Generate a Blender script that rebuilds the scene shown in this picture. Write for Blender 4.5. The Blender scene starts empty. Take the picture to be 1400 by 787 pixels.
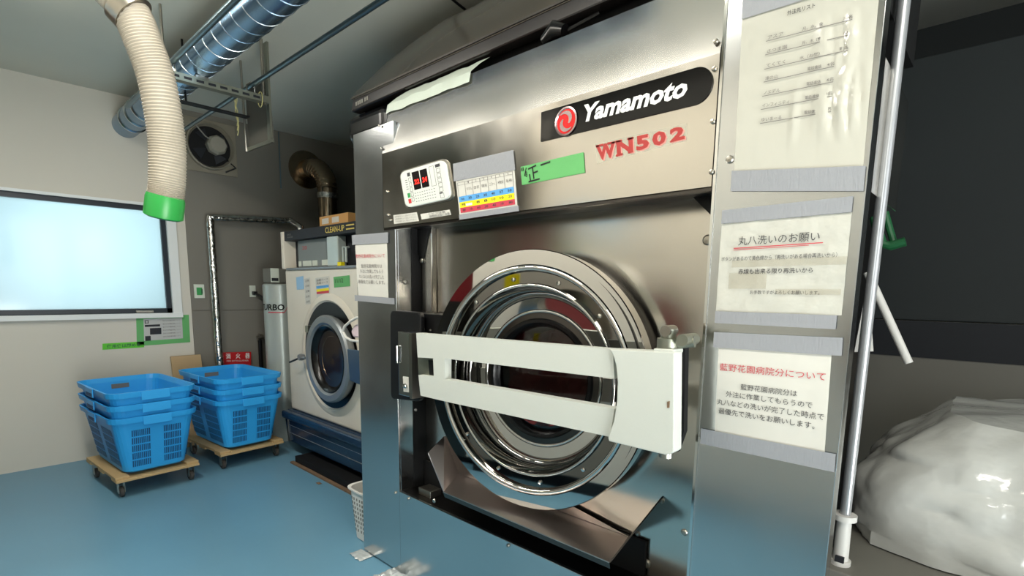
import bpy, bmesh, math, random
from mathutils import Vector, Matrix, noise
random.seed(7)
R = math.radians
COL = bpy.context.scene.collection
PI = math.pi

# ------------------------------------------------------------------ camera model (1400 x 787)
CX, CY, F, H = 693., 500., 716., 1.25
_dz = Vector((-68, 5000, 716)).normalized()
_dx = Vector((-763, -113, 716)); _dx = (_dx - _dz * _dx.dot(_dz)).normalized()
AX, AZ = -_dx, -_dz
AY = AZ.cross(AX)
CAM = Vector((0, 0, H))
def P(px, py, **k):
    """point of a world plane (x=, y= or z=) seen at a photo position"""
    c = Vector((px - CX, py - CY, F)).normalized()
    d = Vector((AX.dot(c), AY.dot(c), AZ.dot(c)))
    a, v = list(k.items())[0]; i = 'xyz'.index(a)
    return CAM + d * ((v - CAM[i]) / d[i])
cam_d = bpy.data.cameras.new('camera'); cam = bpy.data.objects.new('camera', cam_d); COL.objects.link(cam)
cr = Vector((AX[0], AY[0], AZ[0])); cdn = Vector((AX[1], AY[1], AZ[1])); cf = Vector((AX[2], AY[2], AZ[2]))
m = Matrix((cr, -cdn, -cf)).transposed().to_4x4(); m.translation = CAM
cam.matrix_world = m
cam_d.sensor_width = 36; cam_d.lens = F / 1400 * 36
cam_d.shift_x = (700 - CX) / 1400; cam_d.shift_y = (CY - 393.5) / 1400
cam_d.clip_start = .02
bpy.context.scene.camera = cam

# ------------------------------------------------------------------ materials
def lin(c):
    return tuple(((v / 255) / 12.92 if v / 255 <= .04045 else ((v / 255 + .055) / 1.055) ** 2.4) for v in c) + (1,)
def mat(name, rgb, rough=.5, metal=0, var=0., vscale=8, bump=0., bscale=30, stretch=None, emit=0, ecol=None,
        alpha=1, trans=0, rvar=0., coat=0, spec=.5, ior=1.45):
    mt = bpy.data.materials.new(name); mt.use_nodes = True
    nt = mt.node_tree; b = nt.nodes['Principled BSDF']
    c = lin(rgb)
    b.inputs['Base Color'].default_value = c
    b.inputs['Roughness'].default_value = rough; b.inputs['Metallic'].default_value = metal
    b.inputs['Specular IOR Level'].default_value = spec; b.inputs['IOR'].default_value = ior
    if coat: b.inputs['Coat Weight'].default_value = coat; b.inputs['Coat Roughness'].default_value = .08
    if trans: b.inputs['Transmission Weight'].default_value = trans
    b.inputs['Alpha'].default_value = alpha
    if emit:
        b.inputs['Emission Color'].default_value = lin(ecol or rgb); b.inputs['Emission Strength'].default_value = emit
    tc = nt.nodes.new('ShaderNodeTexCoord'); mp = nt.nodes.new('ShaderNodeMapping')
    nt.links.new(tc.outputs['Object'], mp.inputs[0])
    if stretch: mp.inputs['Scale'].default_value = stretch
    if var or rvar or True:
        n = nt.nodes.new('ShaderNodeTexNoise'); n.inputs['Scale'].default_value = vscale; n.inputs['Detail'].default_value = 4
        nt.links.new(mp.outputs[0], n.inputs[0])
        v = max(var, .015)
        mx = nt.nodes.new('ShaderNodeMix'); mx.data_type = 'RGBA'
        mx.inputs[6].default_value = tuple(x * (1 - v) for x in c[:3]) + (1,)
        mx.inputs[7].default_value = tuple(min(1, x * (1 + v)) for x in c[:3]) + (1,)
        nt.links.new(n.outputs['Fac'], mx.inputs[0]); nt.links.new(mx.outputs[2], b.inputs['Base Color'])
        if rvar:
            mr = nt.nodes.new('ShaderNodeMapRange'); mr.inputs[1].default_value = .35; mr.inputs[2].default_value = .7
            mr.inputs[3].default_value = max(0, rough - rvar); mr.inputs[4].default_value = rough + rvar
            nt.links.new(n.outputs['Fac'], mr.inputs[0]); nt.links.new(mr.outputs[0], b.inputs['Roughness'])
    if bump:
        n2 = nt.nodes.new('ShaderNodeTexNoise'); n2.inputs['Scale'].default_value = bscale; n2.inputs['Detail'].default_value = 3
        nt.links.new(mp.outputs[0], n2.inputs[0])
        bp = nt.nodes.new('ShaderNodeBump'); bp.inputs['Strength'].default_value = bump; bp.inputs['Distance'].default_value = .01
        nt.links.new(n2.outputs['Fac'], bp.inputs['Height']); nt.links.new(bp.outputs[0], b.inputs['Normal'])
    return mt
M = {}
M['steel'] = mat('brushed_steel', (196, 192, 184), .17, 1, .05, 3, .05, 3, rvar=.06)
M['steel_panel'] = mat('panel_steel', (206, 201, 192), .2, 1, .1, 2.5, .06, 2.2, rvar=.08)
M['steel_col'] = mat('column_steel', (204, 206, 206), .2, 1, .05, 4, .04, 3, rvar=.03)
M['steel_slope'] = mat('slope_steel', (186, 184, 180), .2, 1, .05, 4, .05, 3, rvar=.02)
M['grey_plate'] = mat('dull_grey_plate', (96, 94, 86), .6, .2)
M['satin'] = mat('satin_chrome', (180, 182, 184), .3, .55)
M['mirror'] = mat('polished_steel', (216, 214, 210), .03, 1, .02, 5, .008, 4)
M['mirror_dark'] = mat('dark_reflection_steel', (128, 126, 122), .04, 1, .02, 5)  # dark reflections of the door dish put into the steel colour
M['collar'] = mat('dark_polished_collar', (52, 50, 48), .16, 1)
M['chrome'] = mat('chrome', (225, 225, 222), .08, 1)
M['tray'] = mat('tray_steel', (206, 198, 194), .3, 1, .08, 6, .03, 5)
M['dark_steel'] = mat('dark_steel', (84, 80, 76), .3, 1, .2, 5)
M['black'] = mat('black_painted_metal', (14, 14, 15), .4)
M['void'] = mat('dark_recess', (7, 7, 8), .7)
M['rubber'] = mat('black_rubber', (10, 10, 11), .25)
M['bar'] = mat('cream_white_paint', (200, 203, 195), .42, 0, .02, 20, .04, 160)
M['paper'] = mat('paper', (206, 204, 195), .6, 0, .02, 12, .12, 14)
M['paper_film'] = mat('laminated_paper', (186, 184, 172), .2, 0, .03, 6, .25, 9, coat=.6, stretch=(2, 1, .6))
M['paper_torn'] = mat('worn_film_paper', (192, 191, 181), .3, 0, .1, 22, .5, 22, coat=.4)
M['tape'] = mat('clear_matte_tape', (146, 148, 152), .45, 0, .04, 60, .15, 60, stretch=(4, 1, 1))
M['tape_wht'] = mat('masking_tape', (190, 200, 188), .5, 0, .05, 20, .3, 30)
M['ink'] = mat('black_ink', (58, 56, 58), .6)
M['ink_soft'] = mat('grey_ink', (120, 116, 112), .6)
M['ink_red'] = mat('red_ink', (190, 62, 72), .6)
M['black_ink'] = mat('marker_ink', (12, 20, 12), .5)
M['green_tape'] = mat('green_tape', (96, 172, 100), .5, 0, .05, 20, .1, 40)
M['plate_black'] = mat('glossy_black_plate', (8, 8, 9), .12)
M['white_ink'] = mat('white_lettering', (235, 235, 232), .4)
M['red_ink'] = mat('deep_red_lettering', (170, 48, 44), .5)
M['pink_ink'] = mat('pale_red_outline', (222, 160, 150), .5)
M['emblem_red'] = mat('emblem_red', (214, 24, 26), .25)
M['emblem_silver'] = mat('emblem_silver', (170, 150, 150), .25, .8)
M['blue_strip'] = mat('blue_print', (88, 160, 216), .5)
M['yellow_strip'] = mat('yellow_print', (240, 224, 12), .5)
M['red_strip'] = mat('red_print', (196, 62, 78), .5)
M['panel_white'] = mat('white_control_plastic', (216, 220, 212), .4)
M['led_black'] = mat('display_black', (16, 8, 8), .25)
M['led_red'] = mat('red_led', (255, 30, 20), .5, emit=2.2, ecol=(255, 36, 24))
M['green_btn'] = mat('green_button', (52, 150, 78), .5)
M['red_btn'] = mat('red_button', (200, 48, 44), .5)
M['hood'] = mat('smoked_plastic', (92, 84, 74), .22, 0, .06, 4, spec=.6)
M['hood_trim'] = mat('dark_trim', (34, 30, 28), .25, spec=.6)
M['floor'] = mat('blue_floor_paint', (104, 150, 174), .33, 0, .1, 2.2, .04, 8, rvar=.03)
M['ceiling'] = mat('grey_ceiling', (214, 212, 198), .9, 0, .04, 3)
M['wall_dark'] = mat('grey_wall_panel', (120, 117, 108), .7, 0, .08, 2.2, .05, 6)
M['wall_white'] = mat('white_wall', (206, 202, 190), .7, 0, .03, 3)
M['wall_side'] = mat('dark_side_wall', (44, 49, 50), .7, 0, .1, 3)
M['basket'] = mat('blue_basket_plastic', (48, 164, 234), .4, 0, .05, 5)
M['basket_dark'] = mat('basket_slots', (16, 72, 120), .6)
M['wood'] = mat('plywood', (186, 158, 112), .6, 0, .12, 12, .05, 20, stretch=(1, 8, 1))
M['caster'] = mat('caster_rubber', (70, 66, 62), .5)
M['zinc'] = mat('zinc_plate', (170, 165, 155), .3, 1, .1, 20)
M['cream'] = mat('cream_enamel', (222, 214, 198), .3, 0, .03, 4)
M['navy'] = mat('navy_panel', (28, 50, 74), .25, 0, .1, 3)
M['charcoal'] = mat('charcoal_trim', (44, 46, 50), .55, spec=.25)
M['screen'] = mat('grey_screen', (122, 128, 126), .5)
M['glass_dark'] = mat('dark_port_glass', (34, 24, 20), .12, 0, spec=.25)
M['gold_ink'] = mat('gold_lettering', (222, 196, 96), .4)
M['door_grey'] = mat('grey_metal_ring', (140, 144, 146), .38, .5)
M['door_blue'] = mat('blue_grey_plate', (84, 104, 122), .3, .6)
M['tank'] = mat('silver_white_tank', (184, 192, 186), .3, .25, .03, 4)
M['pale_box'] = mat('pale_box_plastic', (206, 212, 198), .5)
M['grey_plastic'] = mat('grey_plastic', (120, 118, 110), .5)
M['foil'] = mat('crumpled_foil', (206, 206, 200), .22, 1, .1, 20, .9, 26)
M['elbow'] = mat('elbow_duct_metal', (170, 150, 125), .2, 1, .25, 7, .1, 9)
M['duct'] = mat('spiral_duct', (120, 150, 176), .26, .9, .12, 8, .05, 10)
M['duct_seam'] = mat('duct_seam', (205, 212, 215), .25, 1)
M['conduit'] = mat('conduit', (100, 120, 128), .3, .9)
M['strut'] = mat('galvanised_strut', (150, 152, 138), .4, .9, .2, 14)
M['hose'] = mat('beige_hose', (172, 163, 147), .5, 0, .04, 8)
M['hose_cap'] = mat('green_cap', (44, 150, 66), .35)
M['fan_plate'] = mat('grimy_fan_plate', (138, 132, 116), .6, 0, .15, 12)
M['fan_box'] = mat('fan_motor_box', (156, 152, 138), .5)
M['cardboard'] = mat('cardboard', (196, 150, 92), .8, 0, .05, 6)
M['card_pale'] = mat('pale_cardboard', (182, 156, 118), .8, 0, .05, 6)
M['red_sign'] = mat('red_sign', (190, 28, 34), .5)
M['lime'] = mat('lime_note', (92, 196, 48), .6)
M['grey_paper'] = mat('grey_paper', (186, 188, 184), .5)
M['win_frame'] = mat('window_casing', (226, 230, 228), .5)
M['win_dark'] = mat('dark_sash', (24, 34, 44), .4)
M['string'] = mat('straw_string', (196, 188, 130), .7)
M['wpl'] = mat('white_plastic', (222, 220, 214), .35, 0, .02, 5)
M['pink'] = mat('pale_pink_plastic', (226, 206, 214), .35)
M['bag'] = mat('milky_plastic_film', (206, 207, 202), .14, 0, .25, 4, .6, 12, coat=.5)
M['scrap'] = mat('wrinkled_film', (190, 196, 196), .18, .2, .1, 12, .8, 20)
M['maroon'] = mat('maroon_cloth', (104, 40, 40), .8, 0, .4, 9, .5, 16)
M['maroon_box'] = mat('dark_red_enamel', (96, 16, 20), .4)
M['green_dk'] = mat('green_plastic', (34, 96, 58), .4)
M['rust'] = mat('rusty_edge', (120, 96, 74), .7, 0, .4, 30)
M['blue_ink'] = mat('pale_blue_print', (150, 190, 220), .5)
M['tube_light'] = mat('lit_tube', (255, 250, 235), .5, emit=16, ecol=(255, 248, 232))

# translucent frosted pane
gm = bpy.data.materials.new('frosted_pane'); gm.use_nodes = True; nt = gm.node_tree; nt.nodes.clear()
o_ = nt.nodes.new('ShaderNodeOutputMaterial'); t1 = nt.nodes.new('ShaderNodeBsdfTranslucent'); t1.inputs[0].default_value = lin((214, 228, 230))
g1 = nt.nodes.new('ShaderNodeBsdfGlossy'); g1.inputs['Roughness'].default_value = .1; mx = nt.nodes.new('ShaderNodeMixShader'); mx.inputs[0].default_value = .06
nt.links.new(t1.outputs[0], mx.inputs[1]); nt.links.new(g1.outputs[0], mx.inputs[2]); nt.links.new(mx.outputs[0], o_.inputs[0]); M['pane'] = gm
# thin clear glass
gm = bpy.data.materials.new('clear_glass'); gm.use_nodes = True; nt = gm.node_tree; nt.nodes.clear()
o_ = nt.nodes.new('ShaderNodeOutputMaterial'); t1 = nt.nodes.new('ShaderNodeBsdfTransparent'); t1.inputs[0].default_value = (.6, .55, .52, 1)
g1 = nt.nodes.new('ShaderNodeBsdfGlossy'); g1.inputs['Roughness'].default_value = .02; fr = nt.nodes.new('ShaderNodeFresnel'); fr.inputs[0].default_value = 1.5
mx = nt.nodes.new('ShaderNodeMixShader'); nt.links.new(fr.outputs[0], mx.inputs[0])
nt.links.new(t1.outputs[0], mx.inputs[1]); nt.links.new(g1.outputs[0], mx.inputs[2]); nt.links.new(mx.outputs[0], o_.inputs[0]); M['glass'] = gm
# milky translucent film
def film(name, rgb, k):
    gm = bpy.data.materials.new(name); gm.use_nodes = True; nt = gm.node_tree
    b = nt.nodes['Principled BSDF']; b.inputs['Base Color'].default_value = lin(rgb); b.inputs['Roughness'].default_value = .25; b.inputs['Alpha'].default_value = k
    return gm
M['aged'] = film('aged_tape', (176, 166, 140), .28)
M['film'] = film('clear_sticker_film', (214, 210, 190), .3)

# ------------------------------------------------------------------ mesh helpers
class MB:
    def __init__(s): s.v = []; s.f = []; s.mi = []; s.sm = []
    def add(s, vs, fs, mi=0, smooth=False):
        n = len(s.v); s.v += [Vector(v) for v in vs]
        for f in fs: s.f.append([n + i for i in f]); s.mi.append(mi); s.sm.append(smooth)
        return s
    def box(s, x0, x1, y0, y1, z0, z1, mi=0):
        vs = [(x, y, z) for x in (x0, x1) for y in (y0, y1) for z in (z0, z1)]
        return s.add(vs, [(0, 1, 3, 2), (4, 6, 7, 5), (0, 4, 5, 1), (2, 3, 7, 6), (0, 2, 6, 4), (1, 5, 7, 3)], mi)
    def prism(s, pts, off, mi=0):
        """polygon of 3D points extruded by vector off"""
        n = len(pts); pts = [Vector(p) for p in pts]; off = Vector(off)
        fs = [tuple(range(n)), tuple(range(2 * n - 1, n - 1, -1))] + [(i, i + n, (i + 1) % n + n, (i + 1) % n) for i in range(n)]
        return s.add(pts + [p + off for p in pts], fs, mi)
    def tube(s, path, r, seg=12, mi=0, cap=True, smooth=True):
        path = [Vector(p) for p in path]; n = len(path)
        rr = r if isinstance(r, (list, tuple)) else [r] * n
        t0 = (path[1] - path[0]).normalized()
        up = Vector((0, 0, 1)) if abs(t0.z) < .9 else Vector((1, 0, 0))
        u = t0.cross(up).normalized(); vs = []
        for i, p in enumerate(path):
            t = (path[min(i + 1, n - 1)] - path[max(i - 1, 0)]).normalized()
            u = (u - t * u.dot(t)).normalized(); w = t.cross(u)
            for k in range(seg):
                a = 2 * PI * k / seg; vs.append(p + (u * math.cos(a) + w * math.sin(a)) * rr[i])
        fs = [(i * seg + k, i * seg + (k + 1) % seg, (i + 1) * seg + (k + 1) % seg, (i + 1) * seg + k) for i in range(n - 1) for k in range(seg)]
        s.add(vs, fs, mi, smooth)
        if cap: s.add(vs[:seg], [tuple(range(seg - 1, -1, -1))], mi); s.add(vs[-seg:], [tuple(range(seg))], mi)
        return s
    def lathe(s, prof, c=(0, 0, 0), seg=96, mi=0, smooth=True, axis='y', scx=1):
        """prof: (radius, along). axis y: along is +y"""
        vs = []
        for r, d in prof:
            for k in range(seg):
                a = 2 * PI * k / seg; ca, sa = r * math.cos(a) * scx, r * math.sin(a)
                vs.append({'y': (c[0] + ca, c[1] + d, c[2] + sa), 'z': (c[0] + ca, c[1] + sa, c[2] + d), 'x': (c[0] + d, c[1] + ca, c[2] + sa)}[axis])
        n = len(prof)
        fs = [(i * seg + k, i * seg + (k + 1) % seg, (i + 1) * seg + (k + 1) % seg, (i + 1) * seg + k) for i in range(n - 1) for k in range(seg)]
        return s.add(vs, fs, mi, smooth)
    def build(s, name, mats, parent=None, loc=None, bevel=0, bseg=2, sub=0):
        me = bpy.data.meshes.new(name); loc = Vector(loc) if loc is not None else Vector((0, 0, 0))
        base = loc + (parent.location if parent is not None and parent.get('_w') else Vector((0, 0, 0)))
        me.from_pydata([tuple(v - base) for v in s.v], [], s.f)
        if not isinstance(mats, (list, tuple)): mats = [mats]
        for m_ in mats: me.materials.append(M[m_] if isinstance(m_, str) else m_)
        for p, mi, sm in zip(me.polygons, s.mi, s.sm): p.material_index = min(mi, len(mats) - 1); p.use_smooth = sm
        bm = bmesh.new(); bm.from_mesh(me); bmesh.ops.remove_doubles(bm, verts=bm.verts, dist=1e-6) if bevel or sub else None
        bmesh.ops.recalc_face_normals(bm, faces=bm.faces); bm.to_mesh(me); bm.free()
        if any(s.sm): me.set_sharp_from_angle(angle=R(32))
        ob = bpy.data.objects.new(name, me); COL.objects.link(ob); ob.location = loc
        if parent is not None: ob.parent = parent
        if bevel:
            b = ob.modifiers.new('bevel', 'BEVEL'); b.width = bevel; b.segments = bseg; b.limit_method = 'ANGLE'; b.angle_limit = R(40)
        if sub:
            b = ob.modifiers.new('sub', 'SUBSURF'); b.levels = sub; b.render_levels = sub
        return ob
# parents flagged _w keep children authored in world coordinates; children of parts are plain (identity) children
def tag(o, label, cat, group=None):
    o['label'] = label; o['category'] = cat
    if group: o['group'] = group
    return o
def struct(o): o['kind'] = 'structure'; return o
def thing(name, label, cat, loc=(0, 0, 0), group=None, world=True, rz=0):
    o = bpy.data.objects.new(name, None); COL.objects.link(o); o.location = loc; o.rotation_euler.z = rz
    o.empty_display_size = .05
    tag(o, label, cat, group)
    if world: o['_w'] = 1
    return o
WREF = {}
def part(mb, name, mats, parent, **k):
    """mesh authored in world coordinates below a thing or a part of it"""
    root = parent
    while root.parent is not None: root = root.parent
    me_off = root.location if root.get('_w') else Vector((0, 0, 0))
    for i in range(len(mb.v)): mb.v[i] = mb.v[i] - me_off
    w = root.get('_w')
    if w: del root['_w']
    o = mb.build(name, mats, parent, **k)
    if w: root['_w'] = 1
    return o
def solo(mb, name, mats, label, cat, loc=None, group=None, **k):
    """a thing that is one mesh, origin at the centre of its base"""
    if loc is None:
        xs = [v.x for v in mb.v]; ys = [v.y for v in mb.v]; zs = [v.z for v in mb.v]
        loc = Vector(((min(xs) + max(xs)) / 2, (min(ys) + max(ys)) / 2, min(zs)))
    return tag(mb.build(name, mats, None, loc=loc, **k), label, cat, group)

# text --------------------------------------------------------------
_tc = {}
def glyphs(txt, bold=0., shear=0.):
    key = (txt, bold, shear)
    if key in _tc: return _tc[key]
    cu = bpy.data.curves.new('t', 'FONT'); cu.body = txt; cu.offset = bold; cu.shear = shear; cu.resolution_u = 2; cu.size = 1
    ob = bpy.data.objects.new('t', cu); COL.objects.link(ob)
    dg = bpy.context.evaluated_depsgraph_get(); me = bpy.data.meshes.new_from_object(ob.evaluated_get(dg))
    vs = [v.co.copy() for v in me.vertices]; fs = [tuple(p.vertices) for p in me.polygons]
    bpy.data.objects.remove(ob); bpy.data.curves.remove(cu); bpy.data.meshes.remove(me)
    if vs:
        x0 = min(v.x for v in vs); x1 = max(v.x for v in vs); y0 = min(v.y for v in vs); y1 = max(v.y for v in vs)
        vs = [((v.x - x0) / max(x1 - x0, 1e-6), (v.y - y0) / max(y1 - y0, 1e-6)) for v in vs]
    _tc[key] = (vs, fs); return _tc[key]
class Quad:
    """bilinear frame on four world corners TL, TR, BR, BL with an outward normal"""
    def __init__(s, tl, tr, br, bl, toward=CAM):
        s.c = [Vector(tl), Vector(tr), Vector(br), Vector(bl)]
        n = (s.c[1] - s.c[0]).cross(s.c[3] - s.c[0]).normalized()
        s.n = n if n.dot(Vector(toward) - s.c[0]) > 0 else -n
    def at(s, u, v, o=0):
        a = s.c[0].lerp(s.c[1], u); b = s.c[3].lerp(s.c[2], u)
        return a.lerp(b, v) + s.n * o
    def sheet(s, mb, u0=0, u1=1, v0=0, v1=1, o=0, mi=0, nu=1, nv=1, amp=0, sc=20, thick=None):
        vs = []
        for j in range(nv + 1):
            for i in range(nu + 1):
                p = s.at(u0 + (u1 - u0) * i / nu, v0 + (v1 - v0) * j / nv, o)
                if amp: p = p + s.n * (abs(noise.noise(p * sc)) * amp)
                vs.append(p)
        w = nu + 1
        fs = [(j * w + i, j * w + i + 1, (j + 1) * w + i + 1, (j + 1) * w + i) for j in range(nv) for i in range(nu)]
        mb.add(vs, fs, mi, amp > 0); return mb
    def text(s, mb, txt, u0, v0, u1, v1, o=.002, mi=0, bold=0., shear=0.):
        vs, fs = glyphs(txt, bold, shear)
        mb.add([s.at(u0 + (u1 - u0) * x, v1 + (v0 - v1) * y, o) for x, y in vs], fs, mi); return mb
def quad_px(pts, **k): return Quad(*[P(x, y, **k) for x, y in pts])

# ------------------------------------------------------------------ room
YF = 1.258                                   # front face of the big washer
WX, CZ = -4.72, 2.585
struct(MB().box(-5.1, 3.0, -2.6, 3.6, -.08, 0).build('floor', 'floor'))
struct(MB().box(-5.1, 3.0, -2.6, 3.6, CZ, CZ + .08).build('ceiling', 'ceiling'))
ysp = 1.275
wy0, wy1 = .18, P(229, 300, x=WX).y
wz0, wz1 = P(200, 428, x=WX).z, P(200, 281, x=WX).z
w = MB(); w.box(WX - .1, WX, -2.6, wy0, 0, CZ); w.box(WX - .1, WX, wy0, wy1, 0, wz0); w.box(WX - .1, WX, wy0, wy1, wz1, CZ); w.box(WX - .1, WX, wy1, ysp + .04, 0, CZ)
struct(w.build('wall_left', 'wall_white'))
zg = P(300, 424, x=WX).z
w = MB(); w.box(WX - .1, WX + .012, ysp + .04, 3.6, 0, zg - .004); w.box(WX - .1, WX + .012, ysp + .04, 3.6, zg + .004, CZ); w.box(WX - .1, WX + .004, ysp + .04, 3.6, zg - .004, zg + .004)
struct(w.build('wall_back', 'wall_dark'))
struct(MB().box(-5.1, 3.0, 3.5, 3.6, 0, CZ).build('wall_far', 'wall_side'))
struct(MB().box(-5.1, 3.0, -2.6, -2.5, 0, CZ).build('wall_front', 'wall_white'))
struct(MB().box(2.9, 3.0, -2.6, 3.6, 0, CZ).build('wall_right', 'wall_side'))
# window
win = MB()
fw = .05
win.box(WX - .06, WX + .03, wy0 - .01, wy1 + fw, wz0 - .035, wz0); win.box(WX - .06, WX + .012, wy0, wy1 + fw, wz1, wz1 + .02)
win.box(WX - .06, WX + .02, wy1 - .012, wy1 + fw, wz0, wz1); win.box(WX - .06, WX + .02, wy0 - fw, wy0, wz0 - .035, wz1 + .02)
wo = struct(win.build('window_1', 'win_frame', None))
d = MB(); s_ = .035
d.box(WX - .05, WX - .01, wy0, wy1 - .012, wz0, wz0 + s_); d.box(WX - .05, WX - .01, wy0, wy1 - .012, wz1 - s_, wz1)
d.box(WX - .05, WX - .01, wy1 - .045, wy1 - .012, wz0, wz1); d.box(WX - .05, WX - .01, wy0, wy0 + .03, wz0, wz1)
d.build('sash', 'win_dark', wo)
MB().box(WX - .04, WX - .035, wy0 + .03, wy1 - .045, wz0 + s_, wz1 - s_).build('pane', 'pane', wo)
MB().box(WX - .01, WX + .012, wy1 - .25, wy1 - .14, wz0 + .005, wz0 + .022).build('latch', 'zinc', wo, bevel=.003)

# ------------------------------------------------------------------ big washer
W = thing('industrial_washer', 'huge stainless steel front loading washer with round mirror door and white locking bar', 'washing machine', (-1.17, 1.9, 0))
XL, XR = -2.12, -.225
XIL, XIR = -1.82, -.525
ZB, ZP, ZF = .386, 1.497, 1.79
YP = 1.40
T = .012
# body behind
part(MB().box(XL + .06, XR - .17, 1.62, 2.6, .04, 1.88), 'body_casing', 'dark_steel', W)
f = MB()
f.box(XL, XIL, YF, YF + T, 0.01, 1.905); f.box(XIR, XR, YF, YF + T, .01, 2.25)      # two column faces
f.box(XIL, XIR, YF, YF + T, .01, ZB)                                             # bottom beam face
f.box(XL, XL + T, YF + T, YF + .36, .01, 1.905)                                     # returns
f.box(XIL - T, XIL, YF + T, 1.335, ZB, 1.62)
f.box(XR - T, XR, YF + T, YF + .045, .01, 2.25)
fr_ = part(f, 'front_frame', 'steel_col', W, bevel=.0015)
part(MB().box(XIL, XIR, YF + T, 1.40, ZB - .012, ZB), 'beam_ledge', 'dark_steel', W)
part(MB().box(XIR - .006, XIR, YF - .004, YF + .14, .01, 2.25), 'column_edge_trim', 'chrome', W)
# header: vertical face, folded-back upper face, dark underside
h = MB(); YH = YF - .006
tl_ = R(11); s1 = .192
top = (YH + s1 * math.sin(tl_), ZF + s1 * math.cos(tl_))
x0, x1 = P(523, 205, y=YH).x - .004, XIR - .008
prof = [(YH, ZP), (YH, ZF), top]
vs = [(x, y, z) for x in (x0, x1) for (y, z) in prof]
h.add(vs, [(0, 3, 4, 1)])
h.prism([(x0, YH, ZP), (x0, YH, ZF), (x0, top[0], top[1]), (x0, top[0] + .02, top[1]), (x0, YF + .05, ZP)], (.002, 0, 0))
h.box(x0, x1, YH, YH + .02, ZP, ZP + .002)
h.box(x0, x1, top[0], top[0] + .02, top[1] - .002, top[1])
hd = part(h, 'control_header', 'steel_panel', W)
part(MB().add([vs[1], vs[4], vs[5], vs[2]], [(0, 1, 2, 3)]), 'header_slope', 'steel_slope', W)
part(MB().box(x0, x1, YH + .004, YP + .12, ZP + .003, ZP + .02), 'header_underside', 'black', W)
part(MB().box(x0, x1, YH + .002, YH + .02, ZP - .008, ZP + .001), 'header_lip', 'dark_steel', W)
# inner panel with round hole
cxd, czd, rd = -1.114, .959, .40
bm = bmesh.new()
def ring_edges(pts):
    vs = [bm.verts.new(p) for p in pts]
    for i in range(len(vs)): bm.edges.new((vs[i], vs[(i + 1) % len(vs)]))
yb = YP
ring_edges([(XIL + .0, yb, ZB - .01), (XIR, yb, ZB - .01), (XIR, yb, 1.62), (XIL + .0, yb, 1.62)])
ring_edges([(cxd + rd * math.cos(2 * PI * k / 72), yb, czd + rd * math.sin(2 * PI * k / 72)) for k in range(72)])
bmesh.ops.triangle_fill(bm, edges=bm.edges[:], use_beauty=True)
mp_ = MB(); bm.verts.index_update(); mp_.add([v.co.copy() for v in bm.verts], [[v.index for v in f_.verts] for f_ in bm.faces]); bm.free()
part(mp_, 'drum_panel', 'steel_panel', W)
part(MB().box(XIL + .001, XIL + .004, 1.335, 1.399, ZB, 1.62), 'side_gap', 'void', W)
xb1 = P(595, 400, y=1.39).x
part(MB().box(P(579, 400, y=1.38).x, xb1, 1.372, 1.399, .84 + .0, 1.55), 'panel_flange', 'steel', W, bevel=.004)
# gussets
g_ = MB().prism([P(563, 312, y=1.365), P(587, 310, y=1.365), P(583, 325, y=1.365), P(578, 352, y=1.365), P(563, 345, y=1.365)], (0, .006, 0))
part(g_, 'corner_gusset', 'black', W)
g_ = MB().prism([P(940, 262, y=1.37), P(982, 252, y=1.37), P(982, 306, y=1.37), P(972, 294, y=1.37)], (0, .006, 0))
part(g_, 'corner_gusset', 'black', W)
def screw(px, py, y, r=.006, par=W, mt_='zinc', nm='screw'):
    p = P(px, py, y=y)
    part(MB().lathe([(r, 0), (r, -.003), (r * .75, -.006), (0, -.007)], p, 14), nm, mt_, par)
for p in [(577, 356)]: screw(*p, 1.37, .011, nm='bolt')
for p in [(968, 328), (884, 770)]: screw(*p, YP, .014, nm='bolt')
for p in [(905, 684), (872, 729)]: screw(*p, YP, .008, nm='bolt')
for p in [(979, 57), (977, 94), (975, 166), (973, 235)]: screw(*p, YH, .006)
for p in [(541, 673), (559, 681), (695, 745)]: screw(*p, YF, .006)
for p in [(998, 218), (936, 727)]: screw(*p, YF, .009)
for p in [(522, 203), (530, 262), (531, 294), (534, 301), (519, 172)]: screw(*p, YF - .006, .005)
for p in [(556, 385), (569, 560)]: screw(*p, 1.30, .006)
screw(594, 684, 1.262, .009, nm='bolt')
# brand plate
q = quad_px([(740, 153.5), (985, 82), (985, 135), (743, 195)], y=YH)
a0, b0 = P(741, 154, y=YH), P(742.5, 194.5, y=YH); zt, zb = (P(741, 154, y=YH).z + P(930, 99, y=YH).z) / 2, (b0.z + P(930, 147, y=YH).z) / 2
xr = P(975, 115, y=YH).x; rr = (zt - zb) / 2; xl = a0.x
pts = [(xl, YH - .0005, zb), (xl, YH - .0005, zt)] + [(xr - rr + rr * math.sin(t), YH - .0005, (zt + zb) / 2 + rr * math.cos(t)) for t in [PI * k / 24 for k in range(25)]]
pts.reverse()
bp_ = part(MB().prism(pts, (0, -.003, 0)), 'brand_plate', 'plate_black', W)
yq = YH - .0036
Q = lambda xa, xb, za, zb_, y=yq: Quad((xa, y, za), (xb, y, za), (xb, y, zb_), (xa, y, zb_))
LX0, LX1 = P(797, 158, y=yq).x, P(940, 125, y=yq).x
zc_ = (zt + zb) / 2
lt = MB(); qb = Q(LX0 + .004, LX1, zc_ + .027, zc_ - .019)
qb.text(lt, 'Yamamoto', 0, 0, 1, 1, .0015, bold=.035, shear=.25)
part(lt, 'brand_lettering', 'white_ink', bp_)
ec = P(774.5, 166, y=yq)
e = MB(); er = .036
e.lathe([(0, -.002), (er, -.002), (er, 0)], ec, 40); part(e, 'emblem_disc', 'emblem_red', bp_)
e = MB(); e.lathe([(er * 1.02, 0), (er * 1.08, -.004), (er * .96, -.005), (er * .9, -.002)], ec, 40)
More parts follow.
